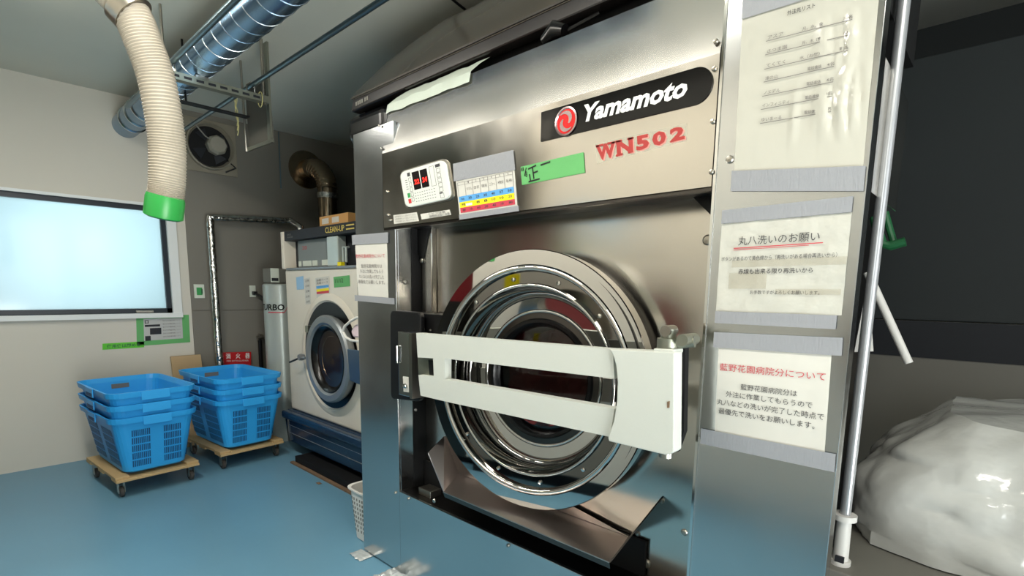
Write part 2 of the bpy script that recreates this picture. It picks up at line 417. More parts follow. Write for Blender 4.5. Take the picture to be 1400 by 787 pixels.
for s0 in (0, PI):
    o1 = []; o2 = []
    for k in range(17):
        t = k / 16; a = s0 + PI * .95 * t - .6; rad = er * (.32 + .12 * math.sin(t * PI)) + er * .45 * t * t; wd = er * .17 * math.sin(PI * (t * .85 + .1))
        o1.append(Vector((ec.x + (rad + wd) * math.cos(a), yq - .0035, ec.z + (rad + wd) * math.sin(a)))); o2.append(Vector((ec.x + (rad - wd) * math.cos(a), yq - .0035, ec.z + (rad - wd) * math.sin(a))))
    e.add(o1 + o2, [(k, k + 1, 17 + k + 1, 17 + k) for k in range(16)])
part(e, 'emblem_swirl', 'emblem_silver', bp_)
# model sticker
q = quad_px([(815, 198), (938, 170), (938, 191), (817, 222)], y=YH)
st = part(q.sheet(MB(), -.01, 1.01, -.06, 1.08, .0006), 'model_sticker', 'film', W)
l1 = MB(); l2 = MB()
for i, (ch, u0, u1) in enumerate([('W', .0, .235), ('N', .25, .44), ('5', .475, .62), ('0', .655, .80), ('2', .84, .99)]):
    q.text(l2, ch, u0 + .012, .12, u1 + .012, 1.0, .001, bold=.05)
    q.text(l1, ch, u0, .05, u1, .93, .002, bold=.045)
    if ch in 'WN':
        for (a, b) in (((0, .4), (.6, 1.0)) if ch == 'W' else ((-.05, .35), (.68, 1.05))):
            q.sheet(l1, u0 + (u1 - u0) * a, u0 + (u1 - u0) * b, .03, .15, .002)
        if ch == 'N':
            for (a, b) in ((-.08, .35), (.68, 1.0)): q.sheet(l1, u0 + (u1 - u0) * a, u0 + (u1 - u0) * b, .83, .95, .002)
part(l2, 'number_outline', 'pink_ink', st); part(l1, 'number_lettering', 'red_ink', st)
# control panel
q = quad_px([(549, 236), (611, 218), (619.5, 271), (557.5, 285)], y=YH)
def rrect(q, u0, u1, v0, v1, ru, rv, n=6):
    out = []
    for (cu, cv, a0) in ((u1 - ru, v0 + rv, -90), (u1 - ru, v1 - rv, 0), (u0 + ru, v1 - rv, 90), (u0 + ru, v0 + rv, 180)):
        for k in range(n + 1):
            a = R(a0 + 90 * k / n); out.append((cu + ru * math.cos(a), cv + rv * math.sin(a)))
    return out
def rplate(q, u0, u1, v0, v1, ru, rv, o, th, name, mt_, par, bev=0):
    pts = [q.at(u, v, o) for u, v in rrect(q, u0, u1, v0, v1, ru, rv)]
    return part(MB().prism(pts, q.n * th), name, mt_, par, bevel=bev)
cp = rplate(q, 0, 1, 0, 1, .13, .16, .0005, .010, 'control_panel', 'panel_white', W, .003)
part(MB().prism([q.at(u, v, 0) for u, v in rrect(q, -.035, 1.035, -.04, 1.04, .14, .18)], q.n * .004), 'panel_bezel', 'zinc', cp)
O = .0108
for (u0, u1, tx) in ((.275, .435, '22'), (.455, .61, '24')):
    dsp = part(q.sheet(MB(), u0, u1, .10, .58, O), 'display', 'led_black', cp)
    t_ = MB(); q.text(t_, tx, u0 + .03, .31, u1 - .02, .44, O + .0012, bold=.03, shear=.12); part(t_, 'digits', 'led_red', cp)
b_ = MB(); q.sheet(b_, .10, .165, .62, .74, O); part(b_, 'start_button', 'green_btn', cp)
b_ = MB(); q.sheet(b_, .10, .165, .78, .90, O); part(b_, 'stop_button', 'red_btn', cp)
b_ = MB()
q.sheet(b_, .17, .235, .08, .18, O); q.sheet(b_, .79, .89, .07, .15, O); q.sheet(b_, .79, .86, .80, .835, O)
for k in range(5): q.sheet(b_, .10, .15, .26 + k * .06, .275 + k * .06, O)
for r_ in range(4):
    for k in range(9): q.sheet(b_, .27 + k * .052, .295 + k * .052, .66 + r_ * .075, .675 + r_ * .075, O)
part(b_, 'panel_printing', 'ink', cp)
def outline(mb, q, u0, u1, v0, v1, wu, wv, o, mi=0):
    q.sheet(mb, u0, u1, v0, v0 + wv, o, mi); q.sheet(mb, u0, u1, v1 - wv, v1, o, mi); q.sheet(mb, u0, u0 + wu, v0, v1, o, mi); q.sheet(mb, u1 - wu, u1, v0, v1, o, mi)
b_ = MB()
for k in range(5): outline(b_, q, .80, .88, .18 + k * .125, .29 + k * .125, .008, .012, O)
for k in range(5): outline(b_, q, .18, .24, .22 + k * .135, .33 + k * .135, .008, .012, O)
outline(b_, q, .66, .76, .08, .60, .008, .01, O)
outline(b_, q, .80, .88, .83, .95, .008, .01, O)
part(b_, 'button_outlines', 'ink_soft', cp)
# small stickers on header
q = quad_px([(538, 294), (570, 290), (573, 302), (539, 306)], y=YH)
s_ = part(q.sheet(MB(), o=.0008), 'caution_sticker', 'paper', W); t_ = MB()
for k in range(3): q.text(t_, '注意事項をよく読んで下さい。', .06, .12 + k * .28, .94, .32 + k * .28)
part(t_, 'sticker_print', 'ink_soft', s_)
q = quad_px([(575, 292.5), (615, 286.5), (617, 293.5), (576.5, 300)], y=YH)
s_ = part(q.sheet(MB(), o=.0008), 'operation_sticker', 'paper', W); t_ = MB(); q.text(t_, 'トビラ注意', .3, .05, .85, .45); q.text(t_, '開閉時は指に注意', .3, .5, .97, .95); part(t_, 'sticker_print', 'ink', s_)
# hood on top
A = [(470.6, 170), (486.6, 137), (525.5, 96), (564, 66), (610, 34), (644, 19.4), (678.7, 0)]
yb0, yb1 = 1.37, 1.62
topc = [P(x, y, y=yb1) for x, y in A[1:]]
e0 = topc[-1]; topc += [Vector((e0.x + .35, yb1, e0.z + .03)), Vector((e0.x + .8, yb1, e0.z + .03)), Vector((e0.x + .95, yb1, e0.z - .01)), Vector((-.5, yb1, e0.z - .12))]
x_l = P(482, 148, y=yb0).x
n_ = len(topc); botc = []
bx = [P(484, 140, y=yb0).x] + [max(P(484, 140, y=yb0).x + .02 + i * (-.5 - P(484, 140, y=yb0).x) / (n_ - 1), t.x * yb0 / yb1) for i, t in enumerate(topc[1:], 1)]
botc = [Vector((x, yb0, 2.115)) for x in bx]; botc[-1].x = -.5
hm = MB()
rows = 6; grid = []
for j in range(rows + 1):
    t = j / rows; row = []
    for a, b in zip(botc, topc):
        p = a.lerp(b, t); p.z = a.z + (b.z - a.z) * math.sin(t * PI / 2) ** .9; row.append(p)
    grid.append(row)
back = [Vector((p.x, 2.3, p.z - .04)) for p in topc]; grid.append(back); grid.append([Vector((p.x, 2.35, 2.0)) for p in topc])
hm.add([p for r_ in grid for p in r_], [(j * n_ + i, j * n_ + i + 1, (j + 1) * n_ + i + 1, (j + 1) * n_ + i) for j in range(len(grid) - 1) for i in range(n_ - 1)], 0, True)
hl = [g[0] for g in grid]; hm.add(hl, [tuple(range(len(hl)))])
hood = part(hm, 'top_hood', 'hood', W)
pa, pb = P(480, 150, y=yb0 - .01), Vector((-.24, yb0 - .01, 2.115))
part(MB().prism([(pa.x, yb0 - .012, 2.06), (pa.x + .02, yb0 - .012, 2.11), (-.24, yb0 - .012, 2.118), (-.24, yb0 - .012, 2.07)], (0, .05, 0)), 'hood_rail', 'hood_trim', W, bevel=.006)
part(MB().prism([(pa.x + .01, yb0 - .016, 2.112), (-.24, yb0 - .016, 2.118), (-.24, yb0 - .016, 2.124), (pa.x + .01, yb0 - .016, 2.119)], (0, .006, 0)), 'rail_bead', 'dark_steel', W)
part(MB().box(pa.x - .075, pa.x + .25, 1.375, 1.75, 1.925, 2.062), 'hood_corner_block', 'rubber', W, bevel=.045, bseg=5)
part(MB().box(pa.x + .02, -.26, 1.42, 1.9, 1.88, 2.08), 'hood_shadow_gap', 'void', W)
q = Quad((pa.x + .045, yb0 - .0125, 2.093), (pa.x + .15, yb0 - .0125, 2.097), (pa.x + .15, yb0 - .0125, 2.080), (pa.x + .045, yb0 - .0125, 2.076))
t_ = MB(); [q.sheet(t_, a, a + .12, 0, 1, .001) for a in (0, .16, .32, .48, .72, .88)]; part(t_, 'rail_print', 'grey_plastic', W)
kp = P(760, 48, y=1.335)
part(MB().tube([kp + Vector((-.045, 0, -.005)), kp + Vector((.0, 0, .012)), kp + Vector((.035, 0, .0))], [.018, .03, .02], 12), 'hood_clamp', 'rubber', W)
part(MB().tube([kp + Vector((-.0, .0, -.005)), kp + Vector((.12, .05, .04))], .006, 8), 'clamp_arm', 'black', W)

# lock box on the left column
k1 = MB(); q = quad_px([(533, 424), (566, 426), (566, 548), (534, 545)], y=1.235)
lb = part(MB().prism([q.at(u, v) for u, v in rrect(q, 0, 1.25, 0, 1, .14, .07)], (0, .022, 0)), 'lock_housing', 'black', W, bevel=.004)
x0 = P(546, 500, y=1.20).x; x1 = P(565, 500, y=1.20).x; zt_, zb_ = P(555, 454, y=1.2).z, P(555, 541, y=1.2).z
part(MB().box(x0, x1 + .0, 1.195, 1.236, zb_, zt_), 'lock_box', 'steel_col', W, bevel=.003)
part(MB().box(x1, x1 + .016, 1.182, 1.26, zb_, zt_), 'lock_flange', 'zinc', W)
part(MB().box(XIL + .0, x1 + .2, 1.27, 1.36, zt_ - .0, zt_ + .07), 'lock_bracket', 'black', W)
hp = P(548, 483, y=1.205)
part(MB().tube([hp + Vector((-.018, .0, .03)), hp + Vector((0, -.018, .03)), hp + Vector((0, -.018, -.035)), hp + Vector((-.018, 0, -.035))], .003, 8), 'lock_handle', 'chrome', lb)
q = quad_px([(551, 514), (559, 515), (559.5, 536), (552, 535)], y=1.1945)
s_ = part(q.sheet(MB(), o=.0008), 'key_label', 'paper', W); kk = q.at(.45, .6, .001)
part(MB().lathe([(.011, 0), (.011, -.004), (.008, -.009), (0, -.01)], kk, 20), 'key_switch', 'chrome', s_)
for p in [(563, 447), (570, 449), (580, 450), (589, 451)]: screw(*p, 1.265, .004)

# drip tray
TA, TG = P(606, 672, y=1.17), P(833, 768, y=1.17)
TF, TI = P(627, 647, y=1.385), P(859, 733, y=1.385)
TC, TB, TD, TE = P(607, 596, y=1.395), P(585, 619, y=1.30), P(616, 597, y=1.395), P(655, 650, y=1.395)
TH = P(905, 678, y=1.398)
TF2 = Vector((TI.x, 1.398, TI.z + .04))
tr = MB()
tr.add([TA, TG, TI, TF], [(0, 1, 2, 3)])
tr.add([TA, TF, TC, TB], [(0, 1, 2, 3)])
tr.add([TF, TC, TD, Vector((TE.x + .1, 1.396, TE.z - .03)), Vector((TI.x, 1.396, TI.z)), TI], [(0, 5, 4, 3, 2, 1)])
tr_o = part(tr, 'drip_tray', 'tray', W)
b = tr_o.modifiers.new('s', 'SOLIDIFY'); b.thickness = .003
tr = MB(); tr.prism([TG, TI, Vector((TI.x, 1.398, TI.z)), TH], (.004, 0, 0))
part(tr, 'tray_end_plate', 'dark_steel', W)
tr = MB(); tr.add([TA, TG, TG + Vector((0, .006, -.022)), TA + Vector((0, .006, -.022))], [(0, 1, 2, 3)])
part(tr, 'tray_lip', 'dark_steel', W)
part(MB().box(XIL + .08, XIL + .16, 1.30, 1.36, ZB, ZB + .03), 'tray_bracket', 'zinc', W, bevel=.003)
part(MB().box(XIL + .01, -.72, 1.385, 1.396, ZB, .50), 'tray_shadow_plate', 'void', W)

# door : sub-parts in world coordinates rotated about the door centre
DC = Vector((cxd, 1.262, czd)); YAW = .12; PIT = -.026
RM = Matrix.Rotation(YAW, 3, 'Z') @ Matrix.Rotation(PIT, 3, 'X')
def dpart(mb, name, mats, par, **k):
    mb.v = [DC + RM @ v for v in mb.v]; return part(mb, name, mats, par, **k)
def bead(r, d, w): return [(r + w * math.cos(a), d - w * math.sin(a)) for a in [PI * k / 8 for k in range(9)]]
door = dpart(MB().lathe([(.423, .05), (.4235, .004), (.421, 0), (.376, 0)], seg=160), 'door', 'mirror', W)
dpart(MB().lathe(bead(.365, .004, .010), seg=160), 'outer_bead', 'mirror', door)
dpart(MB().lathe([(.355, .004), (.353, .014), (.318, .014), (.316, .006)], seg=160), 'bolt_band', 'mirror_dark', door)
dpart(MB().lathe(bead(.311, .010, .005), seg=160), 'inner_bead', 'mirror', door)
dp = [(.306 - .034 * (1 - math.cos(t * PI / 2)) ** 1.1, .008 + .078 * math.sin(t * PI / 2) ** .9) for t in [k / 20 for k in range(21)]]
dpart(MB().lathe([(.272, .0865), (.236, .089)], seg=160), 'dish_floor', 'mirror', door)
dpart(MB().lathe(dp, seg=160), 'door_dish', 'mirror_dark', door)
dpart(MB().lathe(bead(.229, .09, .007), seg=120), 'port_rim', 'chrome', door)
dpart(MB().lathe([(.222, .088), (.205, .086)], seg=120), 'port_frame', 'dark_steel', door)
dpart(MB().lathe([(.205, .086), (.2, .078), (.19, .078), (.18, .092), (.174, .115)], seg=120), 'port_gasket', 'rubber', door)
g = MB(); g.lathe([(.178, .102), (.12, .094), (.06, .09), (.002, .089)], seg=64); dpart(g, 'port_glass', 'glass', door)
g = MB(); g.lathe([(.185, .10), (.19, .2), (.2, .5), (.001, .52)], seg=48); dpart(g, 'drum_interior', 'dark_steel', door)
for k in range(12):
    a = 2 * PI * k / 12 + .2
    c = (.335 * math.cos(a), .014, .335 * math.sin(a))
    dpart(MB().lathe([(.0065, 0), (.0065, -.004), (0, -.006)], c, 12), 'door_bolt', 'chrome', door)
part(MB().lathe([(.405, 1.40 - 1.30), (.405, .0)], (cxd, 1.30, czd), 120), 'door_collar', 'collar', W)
# laundry behind the glass
l_ = MB(); N = 26; vs = []
for j in range(N + 1):
    for i in range(N + 1):
        u = i / N * 2 - 1; v = j / N * 2 - 1
        k = math.sqrt(max(0, 1 - v * v / 2)), math.sqrt(max(0, 1 - u * u / 2)); x, z = u * k[0] * .165, v * k[1] * .165
        y = .15 + .05 * (z / .165) + .035 * noise.noise(Vector((x * 14, z * 14, 3))) + .015 * noise.noise(Vector((x * 40, z * 40, 7)))
        vs.append(DC + RM @ Vector((x, y, z)))
l_.add(vs, [(j * (N + 1) + i, j * (N + 1) + i + 1, (j + 1) * (N + 1) + i + 1, (j + 1) * (N + 1) + i) for j in range(N) for i in range(N)], 0, True)
solo(l_, 'laundry', 'maroon', 'dark red crumpled laundry behind the round glass of the steel washer', 'laundry')

# locking bar
YB = 1.135
def bp(x, y): return P(x, y, y=YB)
b_ = MB(); th = (0, .03, 0)
oL = [(569, 455), (611, 458), (609, 490), (608.5, 518), (613, 549.5), (573, 541), (572, 513.5), (592, 514), (591.5, 491), (571, 489)]
left_ = [(569, 455), (611, 458.5), (608, 489), (592, 489.5), (571, 488.5)]
def bprism(mb, pts, th=th, y=YB): return mb.prism([P(a, c_, y=y) for a, c_ in pts], th)
bprism(b_, [(569, 455), (611, 458.5), (608, 489.8), (592, 489.6), (571, 488.3)])
bprism(b_, [(592, 489.6), (608, 489.8), (608, 518.3), (593, 514.5)])
bprism(b_, [(572, 512.5), (593, 514.5), (608, 518.3), (613, 549.5), (575, 540.5)])
bprism(b_, [(611, 458.5), (838, 477), (840, 517.5), (608, 489.8)])
bprism(b_, [(608, 518.3), (840, 558.5), (834, 597), (613, 549.5)])
arm = part(b_, 'locking_bar', 'bar', W)
b_ = MB(); bprism(b_, [(571, 488.3), (592, 489.6), (593, 514.5), (572, 512.5)], (0, .004, 0), YB + .022); part(b_, 'latch_plate', 'strut', arm)
b_ = MB(); bprism(b_, [(585.5, 492), (591.5, 492.5), (592.5, 513), (587, 512)], (0, .004, 0), YB + .018); part(b_, 'latch_slot', 'black', arm)
pl = [(833, 477), (922, 481), (921, 618), (916, 621), (908, 621.5), (832, 603), (831, 598)]
arc_ = [(839, 575), (843, 548), (844, 522), (842, 500), (838, 486)]
b_ = MB(); bprism(b_, pl + arc_, (0, .042, 0), YB - .012)
part(b_, 'hinge_plate', 'bar', arm, bevel=.003)
b_ = MB(); bprism(b_, [(893, 476), (921, 477.5), (921, 484), (893, 483)], (0, .05, 0), YB - .01); part(b_, 'hinge_boss', 'bar', arm, bevel=.003)
b_ = MB(); bprism(b_, [(912, 549), (915.5, 548), (915, 557), (912, 557.5)], (0, .004, 0), YB - .0135); part(b_, 'paint_chip', 'rust', arm)
b_ = MB(); bprism(b_, [(926, 470), (937, 474), (935, 590), (925, 618), (921, 600)], (0, .02, 0), 1.23); part(b_, 'hinge_bracket', 'void', W)
c_ = bp(908, 470)
part(MB().tube([c_ + Vector((0, .02, -.02)), c_ + Vector((0, .02, .012))], .026, 20), 'hinge_pin_collar', 'strut', arm)
part(MB().tube([c_ + Vector((-.0, .02, .012)), c_ + Vector((0, .02, .034))], .017, 16), 'hinge_pin', 'strut', arm)
part(MB().tube([c_ + Vector((0, .0, .03)), c_ + Vector((0, .042, .03))], .013, 14), 'cross_pin', 'zinc', arm)
part(MB().tube([c_ + Vector((0.01, .02, .0)), c_ + Vector((.06, .03, .008))], .013, 14), 'hinge_arm', 'strut', arm)
part(MB().tube([c_ + Vector((.045, -.005, .012)), c_ + Vector((.045, .06, .012))], .014, 14), 'hinge_knuckle', 'strut', arm)
c_ = bp(905, 620); part(MB().tube([c_ + Vector((0, .02, -.012)), c_ + Vector((0, .02, .006))], .016, 16), 'hinge_foot', 'zinc', arm)

# ------------------------------------------------------------------ notices on the washer
def tape(q, u0, u1, v0, v1, par, o=.0042, nm='tape_strip', mt_='tape', amp=.0006): return part(q.sheet(MB(), u0, u1, v0, v1, o, 0, 12, 4, amp, 40), nm, mt_, par)
def notice(name, label, q, mt_, lines, y, rules=(), amp=.0015, cat='notice', group=None):
    n_ = thing(name, label, cat, q.at(.5, 1), group); ripple = name + label[:11] == 'notice_sheetlarge gloss'
    if ripple:      # film buckled into upright ridges towards its right side
        N_ = 70; vs = []
        for j in range(N_ + 1):
            for i in range(N_ + 1):
                u, v = i / N_, j / N_; p = q.at(u, v)
                w_ = max(0, 1 - abs(u - .80) / .26) * max(0, min(1, (v - .12) * 6)) * max(0, min(1, (.86 - v) * 5))
                h_ = .019 * w_ * abs(noise.noise(Vector((u * 9, v * 2.2, 4)))) + .0016 * w_ * noise.noise(Vector((u * 30, v * 22, 9)))
                w2 = max(0, 1 - abs(u - .47) / .05) * max(0, 1 - abs(v - .66) / .22); h_ += .004 * w2
                vs.append(p + q.n * (.0008 + h_ + .0008 * noise.noise(p * 25)))
        mb_ = MB(); mb_.add(vs, [(j * (N_ + 1) + i, j * (N_ + 1) + i + 1, (j + 1) * (N_ + 1) + i + 1, (j + 1) * (N_ + 1) + i) for j in range(N_) for i in range(N_)], 0, True)
        part(mb_, 'sheet', mt_, n_)
    else: part(q.sheet(MB(), o=.0008, nu=24, nv=24, amp=amp, sc=25), 'sheet', mt_, n_)
    by = {}
    for (txt, u0, v0, u1, v1, ink, bold) in lines:
        by.setdefault(ink, MB()); q.text(by[ink], txt, u0, v0, u1, v1, .001 + amp + .0005, bold=bold)
    for (u0, v0, u1, v1, wd, ink) in rules:
        by.setdefault(ink, MB()); o = .0015 + amp
        by[ink].add([q.at(u0, v0, o), q.at(u1, v1, o), q.at(u1, v1 + wd, o), q.at(u0, v0 + wd, o)], [(0, 1, 2, 3)])
    for ink, mb in by.items(): part(mb, 'lettering', ink, n_)
    return n_
# upper right list
q = quad_px([(1015, 24), (1205, -36), (1180, 231), (1004, 237)], y=YF)
rows_ = [('アスア', '月、水、金', '10名'), ('さつま園', '月、木（夜）', '10名'), ('てくてく', '水（お昼）', '朝 10名'), ('津の山', '電話連絡', '4名'), ('ノエデル', '電話連絡', '4名'), ('インフィニティ', '電話連絡', '4名'), ('ゆいまーる', '電話連絡', '4名')]
lines = []; rules = []
def inv(q, px, py):
    t = P(px, py, y=YF); u, v = .5, .5
    for _ in range(30):
        r_ = q.at(u, v) - t; du = (q.at(u + 1e-4, v) - q.at(u, v)) / 1e-4; dv = (q.at(u, v + 1e-4) - q.at(u, v)) / 1e-4
        a, b, c, d_ = du.x, dv.x, du.z, dv.z; det = a * d_ - b * c
        u -= (d_ * r_.x - b * r_.z) / det; v -= (-c * r_.x + a * r_.z) / det
    return u, v
def ln(q, txt, pxl, pxr, pyl, pyr, hpx, ink, bold):
    """line of print whose foot runs from (pxl,pyl) to (pxr,pyr)"""
    u0, v0 = inv(q, pxl, pyl); u1, v1 = inv(q, pxr, pyr); _, vt = inv(q, pxl, pyl - hpx)
    vm = (v0 + v1) / 2; return (txt, u0, vm - (v0 - vt), u1, vm, ink, bold)
lines.append(ln(q, '外注先リスト', 1077, 1115, 22, 12, 6.5, 'ink', .01))
rl = [((1048, 57), (1166, 27)), ((1047, 75.5), (1166, 47)), ((1046, 95), (1160, 69)), ((1045, 112.5), (1141, 91)), ((1043, 132), (1140, 112)), ((1041, 150), (1138, 131.5)), ((1040, 169), (1137, 152.5))]
for (a, b), (t1_, t2_, t3_) in zip(rl, rows_):
    u0, v0 = inv(q, *a); u1, v1 = inv(q, *b); rules.append((u0, v0, u1, v1, .0045, 'ink_soft'))
    L = lambda t: (a[0] + (b[0] - a[0]) * t, a[1] + (b[1] - a[1]) * t - 1.2)
    w_ = .05 * len(t1_) + .03
    for tx, ta, tb in ((t1_, .02, w_ + .02), (t2_, .42 if '電' not in t2_ else .62, .66 if '電' not in t2_ else .82), (t3_, .9, 1.0)):
        (xa, ya), (xb, yb_) = L(ta), L(tb); lines.append(ln(q, tx, xa, xb, ya, yb_, 5, 'ink_soft', .01))
n1 = notice('notice_sheet', 'large glossy laminated list with ruled lines on the right column, topmost sheet', q, 'paper_film', lines, YF, rules, .003)
tape(q, 0, 1.0, -.18, 0.015, n1); tape(q, -.02, 1.02, .985, 1.12, n1)
# middle request sheet
q = quad_px([(987, 306), (1165, 290), (1151, 431), (979, 425)], y=YF)
lines = [ln(q, '丸八洗いのお願い', 1010, 1121, 336, 329, 12, 'ink', .0),
         ln(q, 'ボタンがあるので黄色線から（再洗いがある場合再洗いから）', 987, 1145, 358, 351, 6, 'ink', .0),
         ln(q, '赤線も出来る限り再洗いから', 1010, 1112, 375.5, 372, 7, 'ink', .01),
         ln(q, 'お手数ですがよろしくお願いします。', 1026, 1121, 402.5, 402.5, 5.5, 'ink', .0)]
ua, va = inv(q, 1004, 339); ub, vb = inv(q, 1126, 331)
n2 = notice('notice_sheet', 'crumpled film covered request sheet with black heading underlined red, middle sheet of the right column', q, 'paper_torn', lines, YF, [(ua, va, ub, vb, .01, 'ink_red'), (ua, va + .02, ub - .1, vb + .02, .006, 'ink_red')], .003)
tape(q, -.0, 1.0, -.15, .0, n2); tape(q, .0, .97, 1.0, 1.14, n2)
# crumpled tape across it
tape(q, .12, 1.0, .42, .50, n2, .003, 'torn_tape', 'aged', .004); tape(q, .10, .42, .56, .74, n2, .003, 'torn_tape', 'aged', .004); tape(q, .5, .98, .74, .80, n2, .003, 'torn_tape', 'aged', .004)
# lower sheet
q = quad_px([(983, 469.5), (1137.5, 479), (1127, 627), (977, 597)], y=YF)
lines = [ln(q, '藍野花園病院分について', 984.5, 1129, 508, 518, 10, 'ink_red', .0),
         ln(q, '藍野花園病院分は', 1013, 1090, 533, 541, 8, 'ink', .0),
         ln(q, '外注に作業してもらうので', 993, 1111, 543, 556.5, 8, 'ink', .0),
         ln(q, '丸八などの洗いが完了した時点で', 981, 1127, 554, 572, 8, 'ink', .0),
         ln(q, '最優先で洗いをお願いします。', 983, 1114, 566.5, 584, 8, 'ink', .0)]
n3 = notice('notice_sheet', 'white sheet with red heading over four printed lines, lowest sheet of the right column', q, 'paper', lines, YF, [], .0015)
tape(q, -.05, 1.08, -.12, .04, n3); tape(q, -.14, 1.09, .93, 1.10, n3)
# left column sheet
q = quad_px([(486, 333), (529.5, 330.5), (531.5, 409), (490, 405.5)], y=YF)
lines = [ln(q, '藍野花園病院分について', 487.5, 527, 353, 351.5, 5, 'ink_red', 0)]
for k, t_ in enumerate(['藍野花園病院分は', '外注に作業してもらう', '丸八などの洗いが完了した', '最優先でお願いします。']):
    lines.append(ln(q, t_, 491 + (6 - k * 2) * .6, 527 - (6 - k * 2) * .6, 366.5 + k * 7.3, 365.5 + k * 7.3, 5, 'ink_soft', 0))
n4 = notice('notice_sheet', 'narrow white sheet with red heading taped on the left steel column', q, 'paper', lines, YF, [], .002)
tape(q, -.08, 1.05, -.16, .02, n4); tape(q, -.1, 1.2, .97, 1.08, n4)
# course chart on header
q = quad_px([(623, 243), (703, 225), (708, 284), (629, 296)], y=YH - .001)
ch = thing('chart_sheet', 'small table sheet with blue, yellow and red rows on the steel header', 'notice', q.at(.5, 1))
part(q.sheet(MB(), o=.0008, nu=8, nv=8, amp=.001), 'sheet', 'paper', ch)
o = .0024
s_ = MB(); q.sheet(s_, .03, .97, .50, .645, o); part(s_, 'blue_row', 'blue_strip', ch)
s_ = MB(); q.sheet(s_, .03, .97, .645, .785, o); part(s_, 'yellow_row', 'yellow_strip', ch)
s_ = MB(); q.sheet(s_, .03, .97, .785, .915, o); part(s_, 'red_row', 'red_strip', ch)
s_ = MB(); q.sheet(s_, .145, .26, .70, .76, o + .0005); part(s_, 'blank_label', 'white_ink', ch)
t_ = MB(); q.text(t_, '洗い方表', .03, .06, .15, .11, o)
for k in range(8):
    u = .03 + .94 * k / 7; q.sheet(t_, u - .003, u + .003, .14, .50, o)
q.sheet(t_, .03, .97, .14, .148, o); q.sheet(t_, .03, .97, .21, .216, o)
for k in range(6):
    u = .03 + .94 * (k + 1) / 7
    q.text(t_, str(k + 1), u + .055, .15, u + .075, .2, o); q.text(t_, ['タオル', '白衣', '寝具', 'ユニフォーム', '布', '毛布'][k], u + .02, .30, u + .115, .38, o)
part(t_, 'table_rules', 'ink_soft', ch); t_ = MB()
for r_, row in enumerate([['水位', '30', '25', '30', '40', '37', '50'], ['時間', '', '8', '8', '10', '10', '20'], ['温度', '冷', '60', '30', '40', '冷', '80']]):
    for k, tx in enumerate(row):
        if tx: u = .03 + .94 * k / 7; q.text(t_, tx, u + .04, .54 + r_ * .14, u + .1, .60 + r_ * .14, o + .0006, bold=.01)
part(t_, 'table_figures', 'ink', ch)
qt = quad_px([(620, 224), (702.5, 205), (705, 232), (621, 248)], y=YH - .001); part(qt.sheet(MB(), o=.0022, nu=10, nv=4, amp=.001), 'tape_strip', 'tape', ch)
part(q.sheet(MB(), -.01, 1.02, .95, 1.08, .0022), 'tape_strip', 'tape', ch)
# green tape with tally
q = quad_px([(712, 228), (798, 208), (800, 236), (714, 253)], y=YH - .001)
gt = thing('tape_note', 'light green tape strip with handwritten tally mark beside the colour chart', 'tape', q.at(.5, 1))
part(q.sheet(MB(), o=.001, nu=10, nv=4, amp=.0006), 'strip', 'green_tape', gt)
def stroke(mb, q, a, b, w_=.012, o=.0022):
    pa_, pb_ = q.at(*a, o), q.at(*b, o); d_ = (pb_ - pa_).normalized(); s__ = d_.cross(q.n) * (w_ * .15)
    mb.add([pa_ - s__, pb_ - s__, pb_ + s__, pa_ + s__], [(0, 1, 2, 3)])
t_ = MB()
for a, b in [((.02, .08), (.025, .26)), ((.045, .06), (.05, .25)), ((.10, .12), (.06, .55)), ((.0, .0), (.0, .0))][:3]: stroke(t_, q, a, b)
q.text(t_, '8', .078, .32, .11, .62, .0022)
for a, b in [((.13, .22), (.27, .12)), ((.205, .18), (.215, .80)), ((.215, .48), (.29, .44)), ((.145, .5), (.155, .86)), ((.12, .90), (.31, .86)), ((.34, .16), (.50, .10))]: stroke(t_, q, a, b, .016)
part(t_, 'handwriting', 'black_ink', gt)
# whitish tape over the top edge
q = quad_px([(524, 131), (615, 92), (646, 104), (535, 152)], y=YH + .06)
mt = thing('tape_sheet', 'wrinkled pale greenish tape folded over the top edge of the steel header', 'tape', q.at(.5, 1))
tz = top[1]; ty = top[0]
xa, xb = P(531, 150, y=ty).x, P(645, 100, y=ty).x
tm = MB(); vs = []; nx, rws = 18, [(ty + .085, tz + .078), (ty + .04, tz + .045), (ty - .004, tz + .006), (ty - .012, tz - .03), (ty - .020, tz - .06)]
for j, (yy, zz) in enumerate(rws):
    for i in range(nx + 1):
        t = i / nx; x = xa + (xb - xa) * t - (.04 if j == 0 else .0) * 0
        if j == 4: zz2 = zz + .028 * abs(noise.noise(Vector((t * 6, 1, 0)))) ; 
        else: zz2 = zz
        vs.append((x, yy + .004 * noise.noise(Vector((t * 9, j, 2))), zz2 + .005 * noise.noise(Vector((t * 7, j, 5)))))
tm.add(vs, [(j * (nx + 1) + i, j * (nx + 1) + i + 1, (j + 1) * (nx + 1) + i + 1, (j + 1) * (nx + 1) + i) for j in range(3) for i in range(nx)], 0, True)
part(tm, 'folded_sheet', 'tape_wht', mt)

